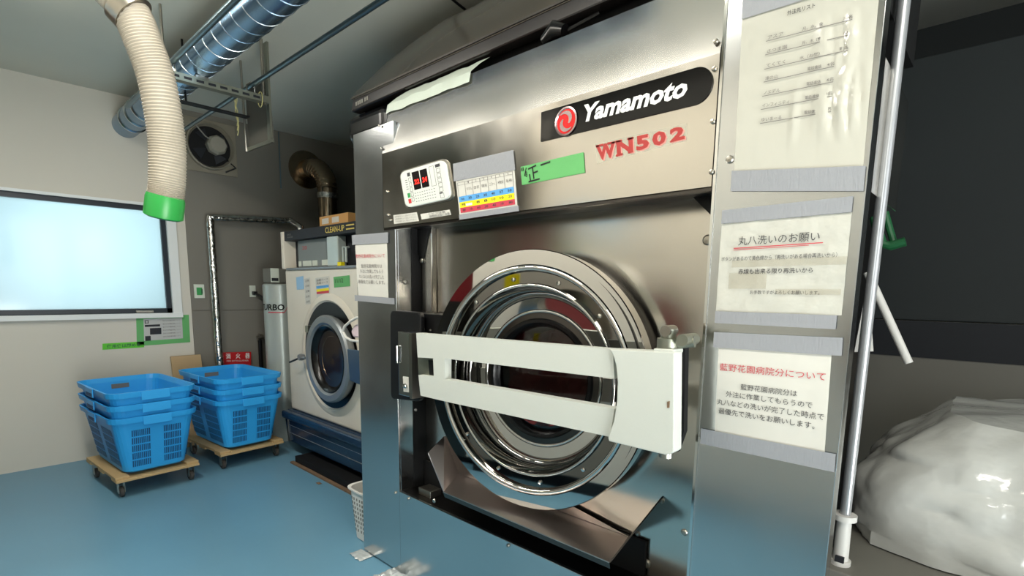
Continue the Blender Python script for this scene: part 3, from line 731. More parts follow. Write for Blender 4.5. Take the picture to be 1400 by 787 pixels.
# ------------------------------------------------------------------ cream machine
YC = 1.70
D = thing('cream_washer', 'cream coloured front loading machine with navy base standing left of the steel washer', 'washing machine', (-3.25, 2.1, 0))
x0, x1 = -3.86, -2.62
zt = 1.648
part(MB().box(x0, x1, YC, 2.5, .345, 1.385), 'cabinet', 'cream', D, bevel=.02, bseg=3)
part(MB().box(x0, x0 + .045, YC - .02, 2.5, 1.385, zt), 'side_trim', 'cream', D, bevel=.006)
part(MB().box(x0 + .045, x1, YC + .07, 2.5, 1.385, 1.585), 'console_back', 'charcoal', D)
tp = part(MB().box(x0 + .045, x1, YC - .012, 2.5, 1.582, zt), 'top_fascia', 'charcoal', D, bevel=.004)
part(MB().box(x0 + .045, x1, YC - .01, YC + .09, 1.375, 1.392), 'console_shelf', 'door_grey', D, bevel=.004)
q = quad_px([(445, 312), (473, 307), (473, 317), (445, 322)], y=YC - .0125)
q = Quad((P(445, 316, y=YC - .013).x, YC - .013, 1.634), (P(471, 314, y=YC - .013).x, YC - .013, 1.634), (P(471, 314, y=YC - .013).x, YC - .013, 1.598), (P(445, 316, y=YC - .013).x, YC - .013, 1.598))
t_ = MB(); q.text(t_, 'CLEAN-UP', 0, 0, 1, 1, .002, bold=.01); part(t_, 'fascia_lettering', 'gold_ink', tp)
q = Quad((-3.76, YC - .013, 1.628), (-3.67, YC - .013, 1.628), (-3.67, YC - .013, 1.598), (-3.76, YC - .013, 1.598))
t_ = MB(); q.text(t_, 'SERIES', 0, .0, .7, .4, .002); q.text(t_, 'WASHER', 0, .6, 1, 1, .002); part(t_, 'fascia_print', 'grey_plastic', tp)
for k in range(2): part(MB().box(-2.95, -2.86, YC - .0145, YC - .012, 1.625 - k * .022, 1.632 - k * .022), 'fascia_mark', 'gold_ink', tp)
xs0, xs1, xs2 = P(402, 350, y=YC).x, P(447, 345, y=YC).x, P(462, 345, y=YC).x
part(MB().box(xs0, xs1, YC + .03, YC + .06, 1.395, 1.58), 'control_screen', 'screen', D, bevel=.004)
part(MB().box(xs1, xs2, YC + .0, YC + .06, 1.392, 1.58), 'console_divider', 'tank', D, bevel=.006)
for k, (a, b) in enumerate([(.02, .10), (.16, .42), (.46, .60), (.74, .98)]):
    part(MB().box(xs0 + (xs1 - xs0) * a, xs0 + (xs1 - xs0) * b, YC + .026, YC + .031, 1.402, 1.438), 'touch_key', 'pale_box', D)
t_ = MB(); q = Quad((xs0 + .07, YC + .0295, 1.54), (xs0 + .14, YC + .0295, 1.54), (xs0 + .14, YC + .0295, 1.515), (xs0 + .07, YC + .0295, 1.515)); q.text(t_, '20', 0, 0, 1, 1, .0015); part(t_, 'screen_digits', 'ink_red', D)
c_ = P(471.5, 348, y=YC + .02)
part(MB().tube([c_ + Vector((-.018, .04, .05)), c_ + Vector((-.018, 0, .045)), c_ + Vector((-.018, 0, -.045)), c_ + Vector((.018, 0, -.045)), c_ + Vector((.018, 0, .045)), c_ + Vector((-.018, 0, .045))], .008, 10), 'dispenser_handle', 'tank', D)
c_ = P(465, 363, y=YC - .0); part(MB().box(c_.x - .022, c_.x + .022, YC - .006, YC + .02, 1.392, 1.415), 'yellow_tag', 'yellow_strip', D)
# base
bs = MB(); Zb = .10
bs.prism([(x0 - .01, YC - .02, .345), (x0 - .01, YC - .045, .33), (x0 - .01, YC - .045, .27), (x0 - .01, YC - .03, Zb), (x0 - .01, 2.4, Zb), (x0 - .01, 2.4, .345)], (x1 - x0, 0, 0))
part(bs, 'base_housing', 'navy', D, bevel=.012, bseg=3)
part(MB().box(x0 - .005, x1 - .02, YC - .075, YC - .02, .285, .345), 'base_bumper', 'navy', D, bevel=.018, bseg=3)
part(MB().box(x0 + .04, x0 + .046, YC - .05, YC - .028, Zb + .01, .275), 'base_seam', 'zinc', D)
for z in (.235, .175): part(MB().box(x0 + .05, x1 - .02, YC - .0425, YC - .03, z, z + .003), 'base_groove', 'door_grey', D)
# door of the cream machine
hc = P(446, 487, y=YC); hc = Vector((-3.22, YC, .81))
part(MB().lathe([(.41, .0), (.39, -.010), (.365, -.012), (.352, -.002)], hc, 80), 'door_surround', 'cream', D)
part(MB().lathe([(.355, -.003), (.001, -.003)], hc, 80), 'recess_shade', 'black', D)  # flush black disc paints the shade of the recess, nothing is cut
dc = Vector((-3.135, YC - .07, .80))
dd = part(MB().lathe([(.27, .05), (.283, .02), (.283, .0), (.272, -.012), (.235, -.012), (.222, 0)], dc, 96), 'door', 'door_grey', D)
part(MB().lathe([(.222, 0), (.212, -.004), (.19, .012), (.182, .03)], dc, 96), 'door_gasket', 'rubber', dd)
part(MB().lathe([(.185, .028), (.15, .034), (.08, .038), (.002, .04)], dc, 64), 'door_glass', 'glass_dark', dd)
part(MB().lathe([(.15, .035), (.146, .034), (.142, .04)], dc + Vector((.012, .0, .0)), 64), 'drum_lip', 'elbow', dd)
part(MB().prism([P(474.5, 477, y=1.60), P(491, 479, y=1.60), P(492, 526, y=1.60), P(478, 520, y=1.60)], (0, .015, 0)), 'door_handle_plate', 'door_blue', dd, bevel=.003)
part(MB().box(dc.x - .29, dc.x - .25, dc.y - .0, dc.y + .04, .955, 1.0), 'hinge_block', 'zinc', dd)
lp = P(412, 488, y=1.64); le = P(396, 495, y=1.62)
part(MB().tube([lp, le], .007, 8), 'latch_lever', 'black', dd); part(MB().lathe([(.0, -.02), (.02, -.02), (.024, 0), (.02, .02)], lp, 20), 'latch_pivot', 'door_grey', dd)
part(MB().tube([lp, lp + Vector((.07, 0, .0))], .009, 8), 'latch_arm', 'door_grey', dd)
for nm, pts, m_ in [('care_sticker', [(405, 379), (415, 377), (416, 395), (406, 396)], 'blue_ink'), ('column_sticker', [(416, 381), (424, 379), (425, 415), (418, 416)], 'paper'), ('chart_sticker', [(431, 380), (450, 377), (451.5, 405), (433, 407)], 'paper'), ('green_sticker', [(456, 378.5), (478, 376), (479, 391), (457, 393)], 'green_tape')]:
    q = quad_px(pts, y=YC - .0005); s_ = part(q.sheet(MB(), o=.001), nm, m_, D)
    if nm == 'chart_sticker':
        for v0, c_ in ((.42, 'blue_strip'), (.58, 'yellow_strip'), (.70, 'red_strip')): part(q.sheet(MB(), .05, .95, v0, v0 + .12, .002), 'colour_row', c_, s_)
        t_ = MB(); [q.text(t_, '洗濯コース', .08, .08 + k * .15, .92, .18 + k * .15) for k in range(2)]; part(t_, 'sticker_print', 'ink_soft', s_)
    if nm == 'green_sticker': t_ = MB(); q.text(t_, '11/12', .1, .2, .6, .6); part(t_, 'sticker_print', 'ink', s_)
    if nm == 'column_sticker':
        t_ = MB(); [q.text(t_, '注意', .15, .06 + k * .2, .85, .14 + k * .2) for k in range(5)]; part(t_, 'sticker_print', 'ink_soft', s_)
pl_ = MB(); pl_.box(-3.60, -2.5, 1.60, 2.3, 0.0, .055)
solo(pl_, 'gap_shade_block', 'void', 'low black block for the shaded gap under the navy base of the cream machine', 'gap shade')  # black block paints the shade of the open gap under the base
pl_ = MB(); pl_.box(-3.63, -2.6, 1.575, 1.60, 0, .012)
solo(pl_, 'rusty_edging', 'rust', 'thin rusty metal edging on the blue floor before the shaded gap under the cream machine', 'edging')

# cardboard box on top
bz = zt + .001
bo = thing('cardboard_box', 'small brown cardboard box with two white labels lying on the cream machine', 'box', (-3.3, 1.82, bz))
xa, xb = P(437, 310, y=1.76).x, P(476, 305, y=1.76).x
bxp = part(MB().box(xa, xb, 1.76, 1.95, bz, bz + .075), 'carton', 'cardboard', bo, bevel=.002)
for a, b in ((.10, .34), (.46, .70)): part(MB().box(xa + (xb - xa) * a, xa + (xb - xa) * b, 1.7585, 1.7598, bz + .025, bz + .06), 'carton_label', 'paper', bo)

# pale pink scoop hanging beside the steel column
sc = P(482, 452, y=1.42)
s_ = MB()
ring_ = [P(x, y, y=1.42) for x, y in [(488, 434), (479, 439), (471, 446), (469, 453), (473, 461), (480, 465), (488, 466)]]
s_.tube(ring_ + [ring_[-1] + Vector((.08, 0, .0)), ring_[0] + Vector((.08, 0, .0)), ring_[0]], .007, 10)
th_ = thing('plastic_tub', 'pale pink plastic tub with looped rim hanging behind the left steel column', 'tub', sc - Vector((0, 0, .06)))
part(s_, 'loop_rim', 'wpl', th_)
s_ = MB(); s_.prism([P(x, y, y=1.44) for x, y in [(484, 444), (492, 440), (496, 462), (482, 461), (479, 452)]], (.05, .10, 0)); part(s_, 'tub_wall', 'pink', th_, bevel=.01)

# ------------------------------------------------------------------ tank, pipes, wall fittings
tk = thing('water_tank', 'tall silver white cylindrical tank standing behind the blue baskets', 'tank', (-4.3, 1.85, 0))
tc = Vector((-4.3, 1.845, 0)); tr_ = .125; ztk = P(380, 388, x=-4.3).z
part(MB().lathe([(0, 0), (tr_, 0), (tr_, ztk - .01), (tr_ - .012, ztk), (0, ztk)], tc, 48, axis='z'), 'shell', 'tank', tk)
zb0, zb1 = ztk + .01, P(370, 367, x=-4.3).z
part(MB().box(-4.36, -4.2, 1.74, 1.94, zb0, zb1), 'valve_head', 'grey_plastic', tk, bevel=.006)
part(MB().box(-4.199, -4.185, 1.735, 1.80, zb0, zb1), 'head_face', 'pale_box', tk, bevel=.004)
part(MB().box(-4.186, -4.182, 1.738, 1.79, zb0 + .012, zb0 + .035), 'head_slot', 'charcoal', tk)
t_ = MB(); zt0 = P(370, 420, x=-4.2).z
vs, fs = glyphs('TURBO', .03, .1)
a_mid = math.atan2(-tc.y, -tc.x) ; a_mid = math.atan2(-1.845, 4.3)
out = []
for x, y in vs:
    a = a_mid - 1.5 + x * 1.75; out.append((tc.x + (tr_ + .002) * math.cos(a), tc.y + (tr_ + .002) * math.sin(a), zt0 - .025 + .05 * y))
t_.add(out, fs); part(t_, 'tank_lettering', 'black_ink', tk)
sw = MB(); o1 = []
for k in range(13):
    a = a_mid - .8 + k / 12 * 1.35; zz = zt0 - .045 + .09 * max(0, (k - 9) / 3) ** 1.5
    o1 += [(tc.x + (tr_ + .002) * math.cos(a), tc.y + (tr_ + .002) * math.sin(a), zz), (tc.x + (tr_ + .002) * math.cos(a), tc.y + (tr_ + .002) * math.sin(a), zz + .008)]
sw.add(o1, [(2 * k, 2 * k + 2, 2 * k + 3, 2 * k + 1) for k in range(12)]); part(sw, 'tank_swoosh', 'red_strip', tk)
WXF = WX + .012
def foilpipe(path, r, nm, label):
    mb = MB(); full = []
    for a, b in zip(path, path[1:]):
        a, b = Vector(a), Vector(b); n = max(2, int((b - a).length / .03))
        full += [a.lerp(b, k / n) for k in range(n)]
    full.append(Vector(path[-1]))
    mb.tube(full, [r * (1 + .12 * noise.noise(p * 22)) for p in full], 14)
    return solo(mb, nm, 'foil', label, 'pipe')
px_ = WX + .09
p0 = P(287, 297, x=px_); p1 = P(397, 302, x=px_)
foilpipe([(px_, p0.y, .02), (px_, p0.y, p0.z), (px_, p1.y, p1.z + .0), (px_ + .12, p1.y + .03, p1.z - .06), (px_ + .14, p1.y + .03, p1.z - .25)], .03, 'foil_wrapped_pipe', 'foil wrapped pipe running up the grey wall and bending right')
# outlets
def outlet(px, py, w_, h_, label, nm='wall_outlet'):
    p = P(px, py, x=WXF); o_ = thing(nm, label, 'outlet', (WXF, p.y, p.z - h_ / 2))
    part(MB().box(WXF, WXF + .012, p.y - w_ / 2, p.y + w_ / 2, p.z - h_ / 2, p.z + h_ / 2), 'cover_plate', 'pale_box', o_, bevel=.003)
    return o_, p
o_, p = outlet(272, 398, .075, .11, 'pale wall outlet with green marking between window and foil pipe')
part(MB().box(WXF + .012, WXF + .014, p.y - .02, p.y + .02, p.z - .03, p.z + .03), 'green_mark', 'green_btn', o_)
part(MB().box(WXF + .012, WXF + .018, p.y + .012, p.y + .022, p.z - .02, p.z + .02), 'socket', 'green_dk', o_)
o_, p = outlet(345, 398, .05, .10, 'wall outlet with a black plug beside the silver tank')
part(MB().box(WXF + .012, WXF + .05, p.y - .01, p.y + .025, p.z - .03, p.z + .0), 'plug', 'black', o_, bevel=.004)
q0 = Vector((WXF + .05, p.y + .01, p.z - .02))
solo(MB().tube([q0, q0 + Vector((.05, .04, -.03)), q0 + Vector((.12, .10, -.08)), q0 + Vector((.2, .17, -.16))], .009, 8), 'power_cord', 'black', 'short black cord dropping from the outlet toward the silver tank', 'cord')
v0 = P(355, 462, x=WXF + .05)
vv = thing('pipe_valve', 'small grey valve on a dark upright pipe left of the silver tank', 'valve', (v0.x, v0.y, .0))
part(MB().tube([(v0.x, v0.y, .0), (v0.x, v0.y, v0.z)], .016, 10), 'riser', 'black', vv); part(MB().tube([(v0.x - .0, v0.y - .02, v0.z), (v0.x, v0.y + .03, v0.z + .01)], .02, 10), 'valve_body', 'zinc', vv); part(MB().tube([(v0.x, v0.y, v0.z), (v0.x, v0.y, v0.z + .035)], .012, 10), 'valve_stem', 'zinc', vv)
# red sign
q = quad_px([(305, 481.5), (343, 480.5), (343, 495.5), (306, 496.5)], x=WXF + .02)
sg = thing('extinguisher_sign', 'small red sign with white characters above the rear blue basket', 'sign', q.at(.5, 1))
part(MB().prism([q.at(0, 0), q.at(1, 0), q.at(1, 1.6), q.at(0, 1.6)], q.n * .004), 'sign_board', 'red_sign', sg)
t_ = MB(); 
for k, c_ in enumerate('消火器'): q.text(t_, c_, .08 + k * .35, .1, .25 + k * .35, .6, .006, bold=.02)
q.text(t_, 'FIRE EXTINGUISHER', .1, .72, .9, .86, .006); part(t_, 'sign_lettering', 'white_ink', sg)
# leaning cardboard
q = quad_px([(234, 487.5), (275, 486.5), (277, 520), (235, 522)], x=WX + .06)
zc = q.c[0].z; solo(MB().prism([(WX + .14, q.c[0].y, 0), (WX + .14, q.c[1].y + .01, 0), (WX + .03, q.c[1].y, zc), (WX + .03, q.c[0].y, zc)], (.02, 0, 0)), 'cardboard_sheet', 'card_pale', 'flat pale cardboard sheet leaning on the wall behind the baskets', 'cardboard')
# wall poster
q = quad_px([(186, 432), (258, 430), (260, 467.5), (187, 473)], x=WX)
po = thing('wall_poster', 'grey printed sheet with wide green tape border under the window', 'notice', q.at(.5, 1))
part(q.sheet(MB(), o=.002), 'green_border', 'green_tape', po)
part(q.sheet(MB(), .13, .86, .1, .84, .004), 'sheet', 'grey_paper', po)
t_ = MB(); q.sheet(t_, .15, .43, .30, .37, .006); q.sheet(t_, .24, .45, .42, .64, .006); q.sheet(t_, .15, .25, .68, .84, .006)
q.text(t_, '口', .15, .15, .22, .26, .006, bold=.04); part(t_, 'dark_blocks', 'charcoal', po)
t_ = MB(); [q.text(t_, '室内での作業手順について', .48, .16 + k * .11, .82, .21 + k * .11, .006) for k in range(6)]; part(t_, 'lettering', 'ink_soft', po)
q = quad_px([(140, 469.5), (197, 466.5), (197, 474.5), (140, 478)], x=WX)
ln_ = thing('lime_note', 'lime green strip with dark writing on the white wall left of the poster', 'tape', q.at(.5, 1)); part(q.sheet(MB(), o=.002), 'strip', 'lime', ln_)
t_ = MB(); q.text(t_, '使用後は閉める', .1, .2, .9, .8, .004, bold=.02); part(t_, 'handwriting', 'green_dk', ln_)
# elbow duct
ec_ = P(419, 232, x=WXF)
el = thing('elbow_duct', 'bent bronze coloured metal duct leaving the wall and dropping behind the cream machine', 'duct', (ec_.x, ec_.y, ec_.z))
part(MB().lathe([(.085, .0), (.085, .02), (.16, .012), (.165, 0)], (WXF, ec_.y, ec_.z), 40, axis='x'), 'wall_flange', 'elbow', el)
path = [Vector((WXF, ec_.y, ec_.z))]; rb = .19
for k in range(0, 10):
    a = PI / 2 * k / 9; path.append(Vector((WXF + .10 + rb * math.sin(a) * .9, ec_.y + .05 * math.sin(a), ec_.z - rb * (1 - math.cos(a)))))
ex = path[-1]; mb = MB()
fine = []
for a, b in zip(path, path[1:]): fine += [a.lerp(b, k / 4) for k in range(4)]
fine.append(path[-1])
mb.tube(fine, [.085 * (1 + .03 * (i % 4 == 0)) for i in range(len(fine))], 28); part(mb, 'bend', 'elbow', el)
mb = MB(); mb.tube([ex, ex - Vector((0, 0, .12)), ex - Vector((0, 0, 1.1))], .08, 28); part(mb, 'drop_pipe', 'elbow', el)
mb = MB(); mb.tube([ex - Vector((0, 0, .04)), ex - Vector((0, 0, .085))], .091, 28); part(mb, 'clamp_band', 'foil', el)
# wall fan
q = quad_px([(250, 168), (322, 186), (318, 240), (252, 226)], x=WXF)
fc = P(286, 201, x=WXF)
fa = thing('wall_fan', 'grimy square ventilation fan with round opening high on the wall', 'fan', (WXF, fc.y, fc.z - .19))
pw = .2
part(MB().box(WXF, WXF + .015, fc.y - pw, fc.y + pw, fc.z - pw, fc.z + pw), 'mount_plate', 'fan_plate', fa, bevel=.005)
cF = (WXF + .015, fc.y, fc.z)
part(MB().lathe([(.0, .003), (.15, .003)], cF, 48, axis='x'), 'opening', 'void', fa)
part(MB().lathe([(.178, .0), (.175, .03), (.165, .035), (.15, .004)], cF, 48, axis='x'), 'ring', 'fan_plate', fa)
for k in range(4):
    a = PI / 2 * k + .5; bl = [(WXF + .025 + .02 * (j == 1), fc.y + rr_ * math.cos(a + da), fc.z + rr_ * math.sin(a + da)) for j, (rr_, da) in enumerate([(.03, 0), (.135, .45), (.135, -.25)])]
    part(MB().prism(bl, (.003, 0, 0)), 'blade', 'charcoal', fa)
part(MB().lathe([(.075, 0), (.075, .05), (.06, .075), (0, .078)], (WXF + .03, fc.y + .035, fc.z + .01), 8, axis='x', smooth=False), 'motor_box', 'fan_box', fa)
part(MB().tube([(WXF + .08, fc.y - .14, fc.z + .16), (WXF + .08, fc.y - .05, fc.z + .06), (WXF + .08, fc.y + .01, fc.z + .03)], .006, 8), 'support_arm', 'grey_plastic', fa)
part(MB().tube([(WXF + .02, fc.y + .12, fc.z - .08), (WXF + .06, fc.y + .17, fc.z - .14), (WXF + .03, fc.y + .10, fc.z - .18)], .006, 8), 'fan_cable', 'black', fa)
# conduit on wall
pc = P(380, 180, x=WXF); pc2 = P(385, 258, x=WXF)
solo(MB().tube([(WXF + .01, pc.y, CZ - .01), (WXF + .01, pc.y, pc2.z)], .006, 8), 'wall_conduit', 'conduit', 'thin vertical conduit on the grey wall left of the elbow duct', 'conduit')

# ------------------------------------------------------------------ ceiling services
DY, DZ, DR = .98, 2.385, .083
du = thing('spiral_duct', 'fat blue grey spiral duct with thin white seams hanging under the ceiling', 'duct', (-2.5, DY, DZ))
part(MB().tube([(WX, DY, DZ), (-1.0, DY, DZ)], DR, 48), 'tube', 'duct', du)
s_ = MB(); x = -4.0
pitch = .115; pts = []
for k in range(int((4.0 - 1.05) / pitch * 24)):
    a = 2 * PI * k / 24; pts.append(Vector((-4.0 + pitch * k / 24, DY + (DR + .0005) * math.cos(a), DZ + (DR + .0005) * math.sin(a))))
s_.tube(pts, .0022, 6, cap=False); part(s_, 'spiral_seam', 'duct_seam', du)
for x in (-4.15, -4.32, -4.5): part(MB().lathe([(DR, -.012), (DR + .007, -.006), (DR + .007, .006), (DR, .012)], (x, DY, DZ), 48, axis='x'), 'collar', 'duct_seam', du)
zs = 2.29
c1 = MB().tube([(-4.0, .845, 2.325), (-.9, .845, 2.325)], .014, 12); solo(c1, 'ceiling_conduit', 'conduit', 'dark thin conduit running just under the left side of the fat duct', 'conduit')
c1 = MB().tube([(WXF, 1.222, 2.325), (-.9, 1.222, 2.325)], .0125, 12); solo(c1, 'ceiling_conduit', 'conduit', 'single thin pipe crossing the ceiling right of the fat spiral duct', 'conduit')
st_ = thing('support_strut', 'slotted metal strut carrying duct and pipes on threaded rods', 'bracket', (-3.06, 1.05, zs))
sx = -3.09
s_ = MB(); s_.box(sx - .02, sx + .02, .80, 1.31, zs - .035, zs - .032); s_.box(sx - .022, sx - .019, .80, 1.31, zs - .035, zs); s_.box(sx + .019, sx + .022, .80, 1.31, zs - .035, zs)
part(s_, 'channel', 'strut', st_)
s_ = MB(); [s_.box(sx + .0221, sx + .0228, .84 + k * .055, .875 + k * .055, zs - .024, zs - .012) for k in range(8)]; part(s_, 'slots', 'charcoal', st_)
for y in (.82, 1.29): part(MB().tube([(sx, y, zs - .04), (sx, y, CZ)], .006 if y < 1 else .009, 8), 'hanger_rod', 'zinc', st_)
for y in (.82, 1.29): part(MB().tube([(sx, y, zs - .045), (sx, y, zs - .03)], .014, 6), 'nut', 'zinc', st_)
for y, r_ in ((.845, .02), (DY, .0), (1.222, .02)):
    if r_: part(MB().tube([(sx, y - r_, zs), (sx, y - r_, 2.325), (sx, y, 2.325 + r_), (sx, y + r_, 2.325), (sx, y + r_, zs)], .004, 8), 'pipe_clamp', 'zinc', st_)
part(MB().box(sx - .02, sx + .02, DY - .03, DY + .03, zs - .0, DZ - DR), 'duct_saddle', 'zinc', st_)
# dark cable tray behind the strut
solo(MB().box(-3.45, -3.40, .95, 1.33, 2.255, 2.262), 'cable_tray', 'void', 'narrow black tray hanging just behind the slotted strut', 'tray')
solo(MB().tube([(-3.42, 1.0, 2.262), (-3.42, 1.0, CZ)], .006, 6), 'tray_rod', 'black', 'thin black rod from the ceiling to the narrow black tray', 'rod')
# hanging plate
fx0, fx1 = -3.42, -3.02
yq_ = 1.32
A1, A2, A3, A4 = P(333, 160, y=yq_), P(337, 207, y=yq_), P(372, 194, y=yq_), P(365, 126, y=yq_)
fr2 = thing('hanging_frame', 'thin metal frame hanging from the end of the slotted strut', 'frame', (A2.x, yq_, A2.z))
part(MB().tube([Vector((A1.x, yq_, CZ)), A2], .007, 8), 'upright', 'zinc', fr2)
part(MB().box(A4.x - .02, A4.x + .02, yq_, yq_ + .012, A3.z, CZ), 'upright', 'strut', fr2)
part(MB().prism([A2, A3, A3 + Vector((0, 0, .02)), A2 + Vector((0, 0, .02))], (0, .012, 0)), 'bottom_rail', 'strut', fr2)
part(MB().prism([A1 + Vector((.01, .014, .15)), A2 + Vector((.01, .014, 0.01)), A3 + Vector((-.01, .014, .01)), A4 + Vector((-.01, .014, .1))], (0, .003, 0)), 'plate', 'grey_plate', fr2)
sp = P(326, 132, y=1.30)
mb = MB()
for k in range(3):
    pts = [Vector((sp.x + .006 * math.sin(j * 1.3 + k * 2), 1.285 + .006 * math.cos(j + k), sp.z - j * .028)) for j in range(9 - k)]
    mb.tube(pts, .0025, 6)
mb.tube([Vector((sx + .03 * math.cos(a), 1.27 + .0 * a, zs - .02 + .04 * math.sin(a))) for a in [2 * PI * k / 12 for k in range(13)]], .0025, 6)
solo(mb, 'plastic_string', 'string', 'straw coloured string tied to the strut and dangling down', 'string')
# ceiling cable, short black diagonal above the hood
a_, b_2 = P(612, -6, z=CZ - .01), P(643, 19, z=CZ - .01)
solo(MB().tube([a_ + (a_ - b_2) * 2, b_2 + (b_2 - a_) * .6], .006, 8), 'ceiling_cable', 'black', 'short black cable on the ceiling above the smoked hood', 'cable')

# flexible hose
hs = thing('flexible_hose', 'ribbed beige flexible hose with green end cap hanging at far left', 'hose', (-1.8, .45, 1.45))
key = [(150, -14, 1.98), (178, 16, 1.95), (197, 60, 1.92), (213, 105, 1.9), (224, 160, 1.88), (229, 205, 1.87), (228.5, 250, 1.86), (226, 272, 1.86)]
def dist_pt(px, py, r_):
    c = Vector((px - CX, py - CY, F)).normalized(); return CAM + Vector((AX.dot(c), AY.dot(c), AZ.dot(c))) * r_
kp_ = [dist_pt(*k) for k in key]
def catmull(pts, n):
    out = []; pp = [pts[0] * 2 - pts[1]] + pts + [pts[-1] * 2 - pts[-2]]
    for i in range(1, len(pp) - 2):
        for k in range(n):
            t = k / n; p0, p1_, p2, p3 = pp[i - 1:i + 3]
            out.append(.5 * ((2 * p1_) + (p2 - p0) * t + (2 * p0 - 5 * p1_ + 4 * p2 - p3) * t * t + (3 * p1_ - p0 - 3 * p2 + p3) * t ** 3))
    return out + [pts[-1]]
cv = catmull(kp_, 57)
part(MB().tube(cv, [.0460 + .0014 * math.sin(i * 2 * PI / 5) for i in range(len(cv))], 28), 'ribbed_tube', 'hose', hs)
c_a, c_b = kp_[-1], dist_pt(223.5, 296, 1.865); ax_ = (c_b - c_a).normalized()
part(MB().tube([c_a - ax_ * .012, c_a, c_a + ax_ * .045, c_b, c_b + ax_ * .003], [.046, .0495, .050, .0495, .044], 32), 'end_cap', 'hose_cap', hs)
part(MB().tube([c_b + ax_ * .0035, c_b + ax_ * .005], [.043, .040], 32), 'cap_mouth', 'green_dk', hs)
t_0 = (kp_[0] - kp_[1]).normalized(); h0 = kp_[0]
part(MB().tube([kp_[1] - t_0 * .012, kp_[1] + t_0 * .022], .0545, 28), 'hose_clamp', 'zinc', hs)
part(MB().tube([kp_[1] + Vector((.02, -.055, .03)), kp_[1] + Vector((.035, -.045, .09))], .007, 10), 'clamp_screw', 'chrome', hs)
dp_ = thing('drop_pipe', 'bare metal pipe from the ceiling feeding the beige hose', 'pipe', (h0.x, h0.y - .03, CZ))
part(MB().tube([kp_[1] + t_0 * .02, h0, h0 + t_0 * .05, Vector((h0.x - .02, h0.y - .06, h0.z + .10)), Vector((h0.x - .02, h0.y - .06, CZ))], .043, 24), 'pipe', 'zinc', dp_)

# ------------------------------------------------------------------ blue baskets on dollies
def rr2(cx_, cy_, a, b, r_, z, n=5):
    out = []
    for sx_, sy_, a0 in ((1, 1, 0), (-1, 1, 90), (-1, -1, 180), (1, -1, 270)):
        for k in range(n + 1):
            t = R(a0 + 90 * k / n); out.append(Vector((cx_ + sx_ * (a / 2 - r_) + r_ * math.cos(t), cy_ + sy_ * (b / 2 - r_) + r_ * math.sin(t), z)))
    return out
def loft(mb, rings, mi=0, smooth=False, close=None):
    n = len(rings[0]); vs = [p for r_ in rings for p in r_]
    mb.add(vs, [(j * n + i, j * n + (i + 1) % n, (j + 1) * n + (i + 1) % n, (j + 1) * n + i) for j in range(len(rings) - 1) for i in range(n)], mi, smooth)
BL, BW, BH = .665, .445, .355        # along local x (depth) and y (near side)
TP = .055
def basket(loc, rz, label, first):
    root = thing('laundry_basket', label, 'basket', loc, 'blue laundry baskets stacked on dollies', world=False, rz=rz)
    mb = MB(); r0 = .06
    def ring_(z, off=0): t = z / BH; return rr2(0, 0, BL - 2 * TP * (1 - t) + off, BW - 2 * TP * (1 - t) + off, r0 + off / 2, z)
    loft(mb, [ring_(0, -.04), ring_(.012), ring_(BH - .03), ring_(BH - .03, .008), ring_(BH - .002, .012)])
    loft(mb, [ring_(BH - .002, .012), ring_(BH - .002, .034), ring_(BH - .034, .034), ring_(BH - .034, .02)])
    loft(mb, [ring_(BH - .002, .012), ring_(BH - .03, -.005), ring_(.02, -.008)])
    rr_ = ring_(.02, -.008); mb.add(rr_, [tuple(range(len(rr_)))]); rr_ = ring_(0, -.04); mb.add(rr_, [tuple(range(len(rr_)))])
    mb.build('shell', 'basket', root, bevel=0)
    # slotted grilles, long and short sides
    for side in range(4):
        for half in (-1, 1):
            g = MB(); dk = MB()
            for row in range(5):
                z0 = .04 + row * .048; z1 = z0 + .039
                L = BL if side % 2 == 0 else BW
                wl = (L / 2 - .09 - .035)
                u0 = half * .035 if half > 0 else -.035 - wl; u1 = u0 + wl
                def pt(u, z, o):
                    t = z / BH
                    if side == 0: return Vector((u, -(BW / 2 - TP * (1 - t)) - o, z))
                    if side == 2: return Vector((u, (BW / 2 - TP * (1 - t)) + o, z))
                    if side == 1: return Vector(((BL / 2 - TP * (1 - t)) + o, u, z))
                    return Vector((-(BL / 2 - TP * (1 - t)) - o, u, z))
                dk.add([pt(u0, z0, .001), pt(u1, z0, .001), pt(u1, z1, .001), pt(u0, z1, .001)], [(0, 1, 2, 3)])
                n = int(wl / .009)
                for k in range(n + 1):
                    ua = u0 + wl * k / n - .0016; g.add([pt(ua, z0, .0025), pt(ua + .0032, z0, .0025), pt(ua + .0032, z1, .0025), pt(ua, z1, .0025)], [(0, 1, 2, 3)])
            sl = dk.build('grille', 'basket_dark', root); g.build('slot_ribs', 'basket', sl)
    for s_ in (-1, 1):
        hb = MB(); X = s_ * (BL / 2 + .016)
        hb.box(min(X, X + s_ * .005), max(X, X + s_ * .005), -.075, .075, BH - .055, BH - .002); hb.build('end_handle', 'basket', root, bevel=.002)
        hb = MB(); Y = s_ * (BW / 2 + .016); hb.box(-.02, -.015, -.001, .001, 0, .001)
        hb = MB(); hb.box(-.075, .075, min(Y, Y + s_ * .005), max(Y, Y + s_ * .005), BH - .055, BH - .002); hb.build('side_handle', 'basket', root, bevel=.002)
        hs_ = MB(); xi = s_ * (BL / 2 - .016); hs_.box(xi - .001, xi + .001, -.05, .05, BH - .075, BH - .045); hs_.build('hand_slot', 'grey_plastic', root)
        hs_ = MB(); yi = s_ * (BW / 2 + .0215); hs_.box(-.06, .06, yi - .0006, yi + .0006, BH - .05, BH - .03); hs_.build('handle_hollow', 'basket_dark', root)
    return root
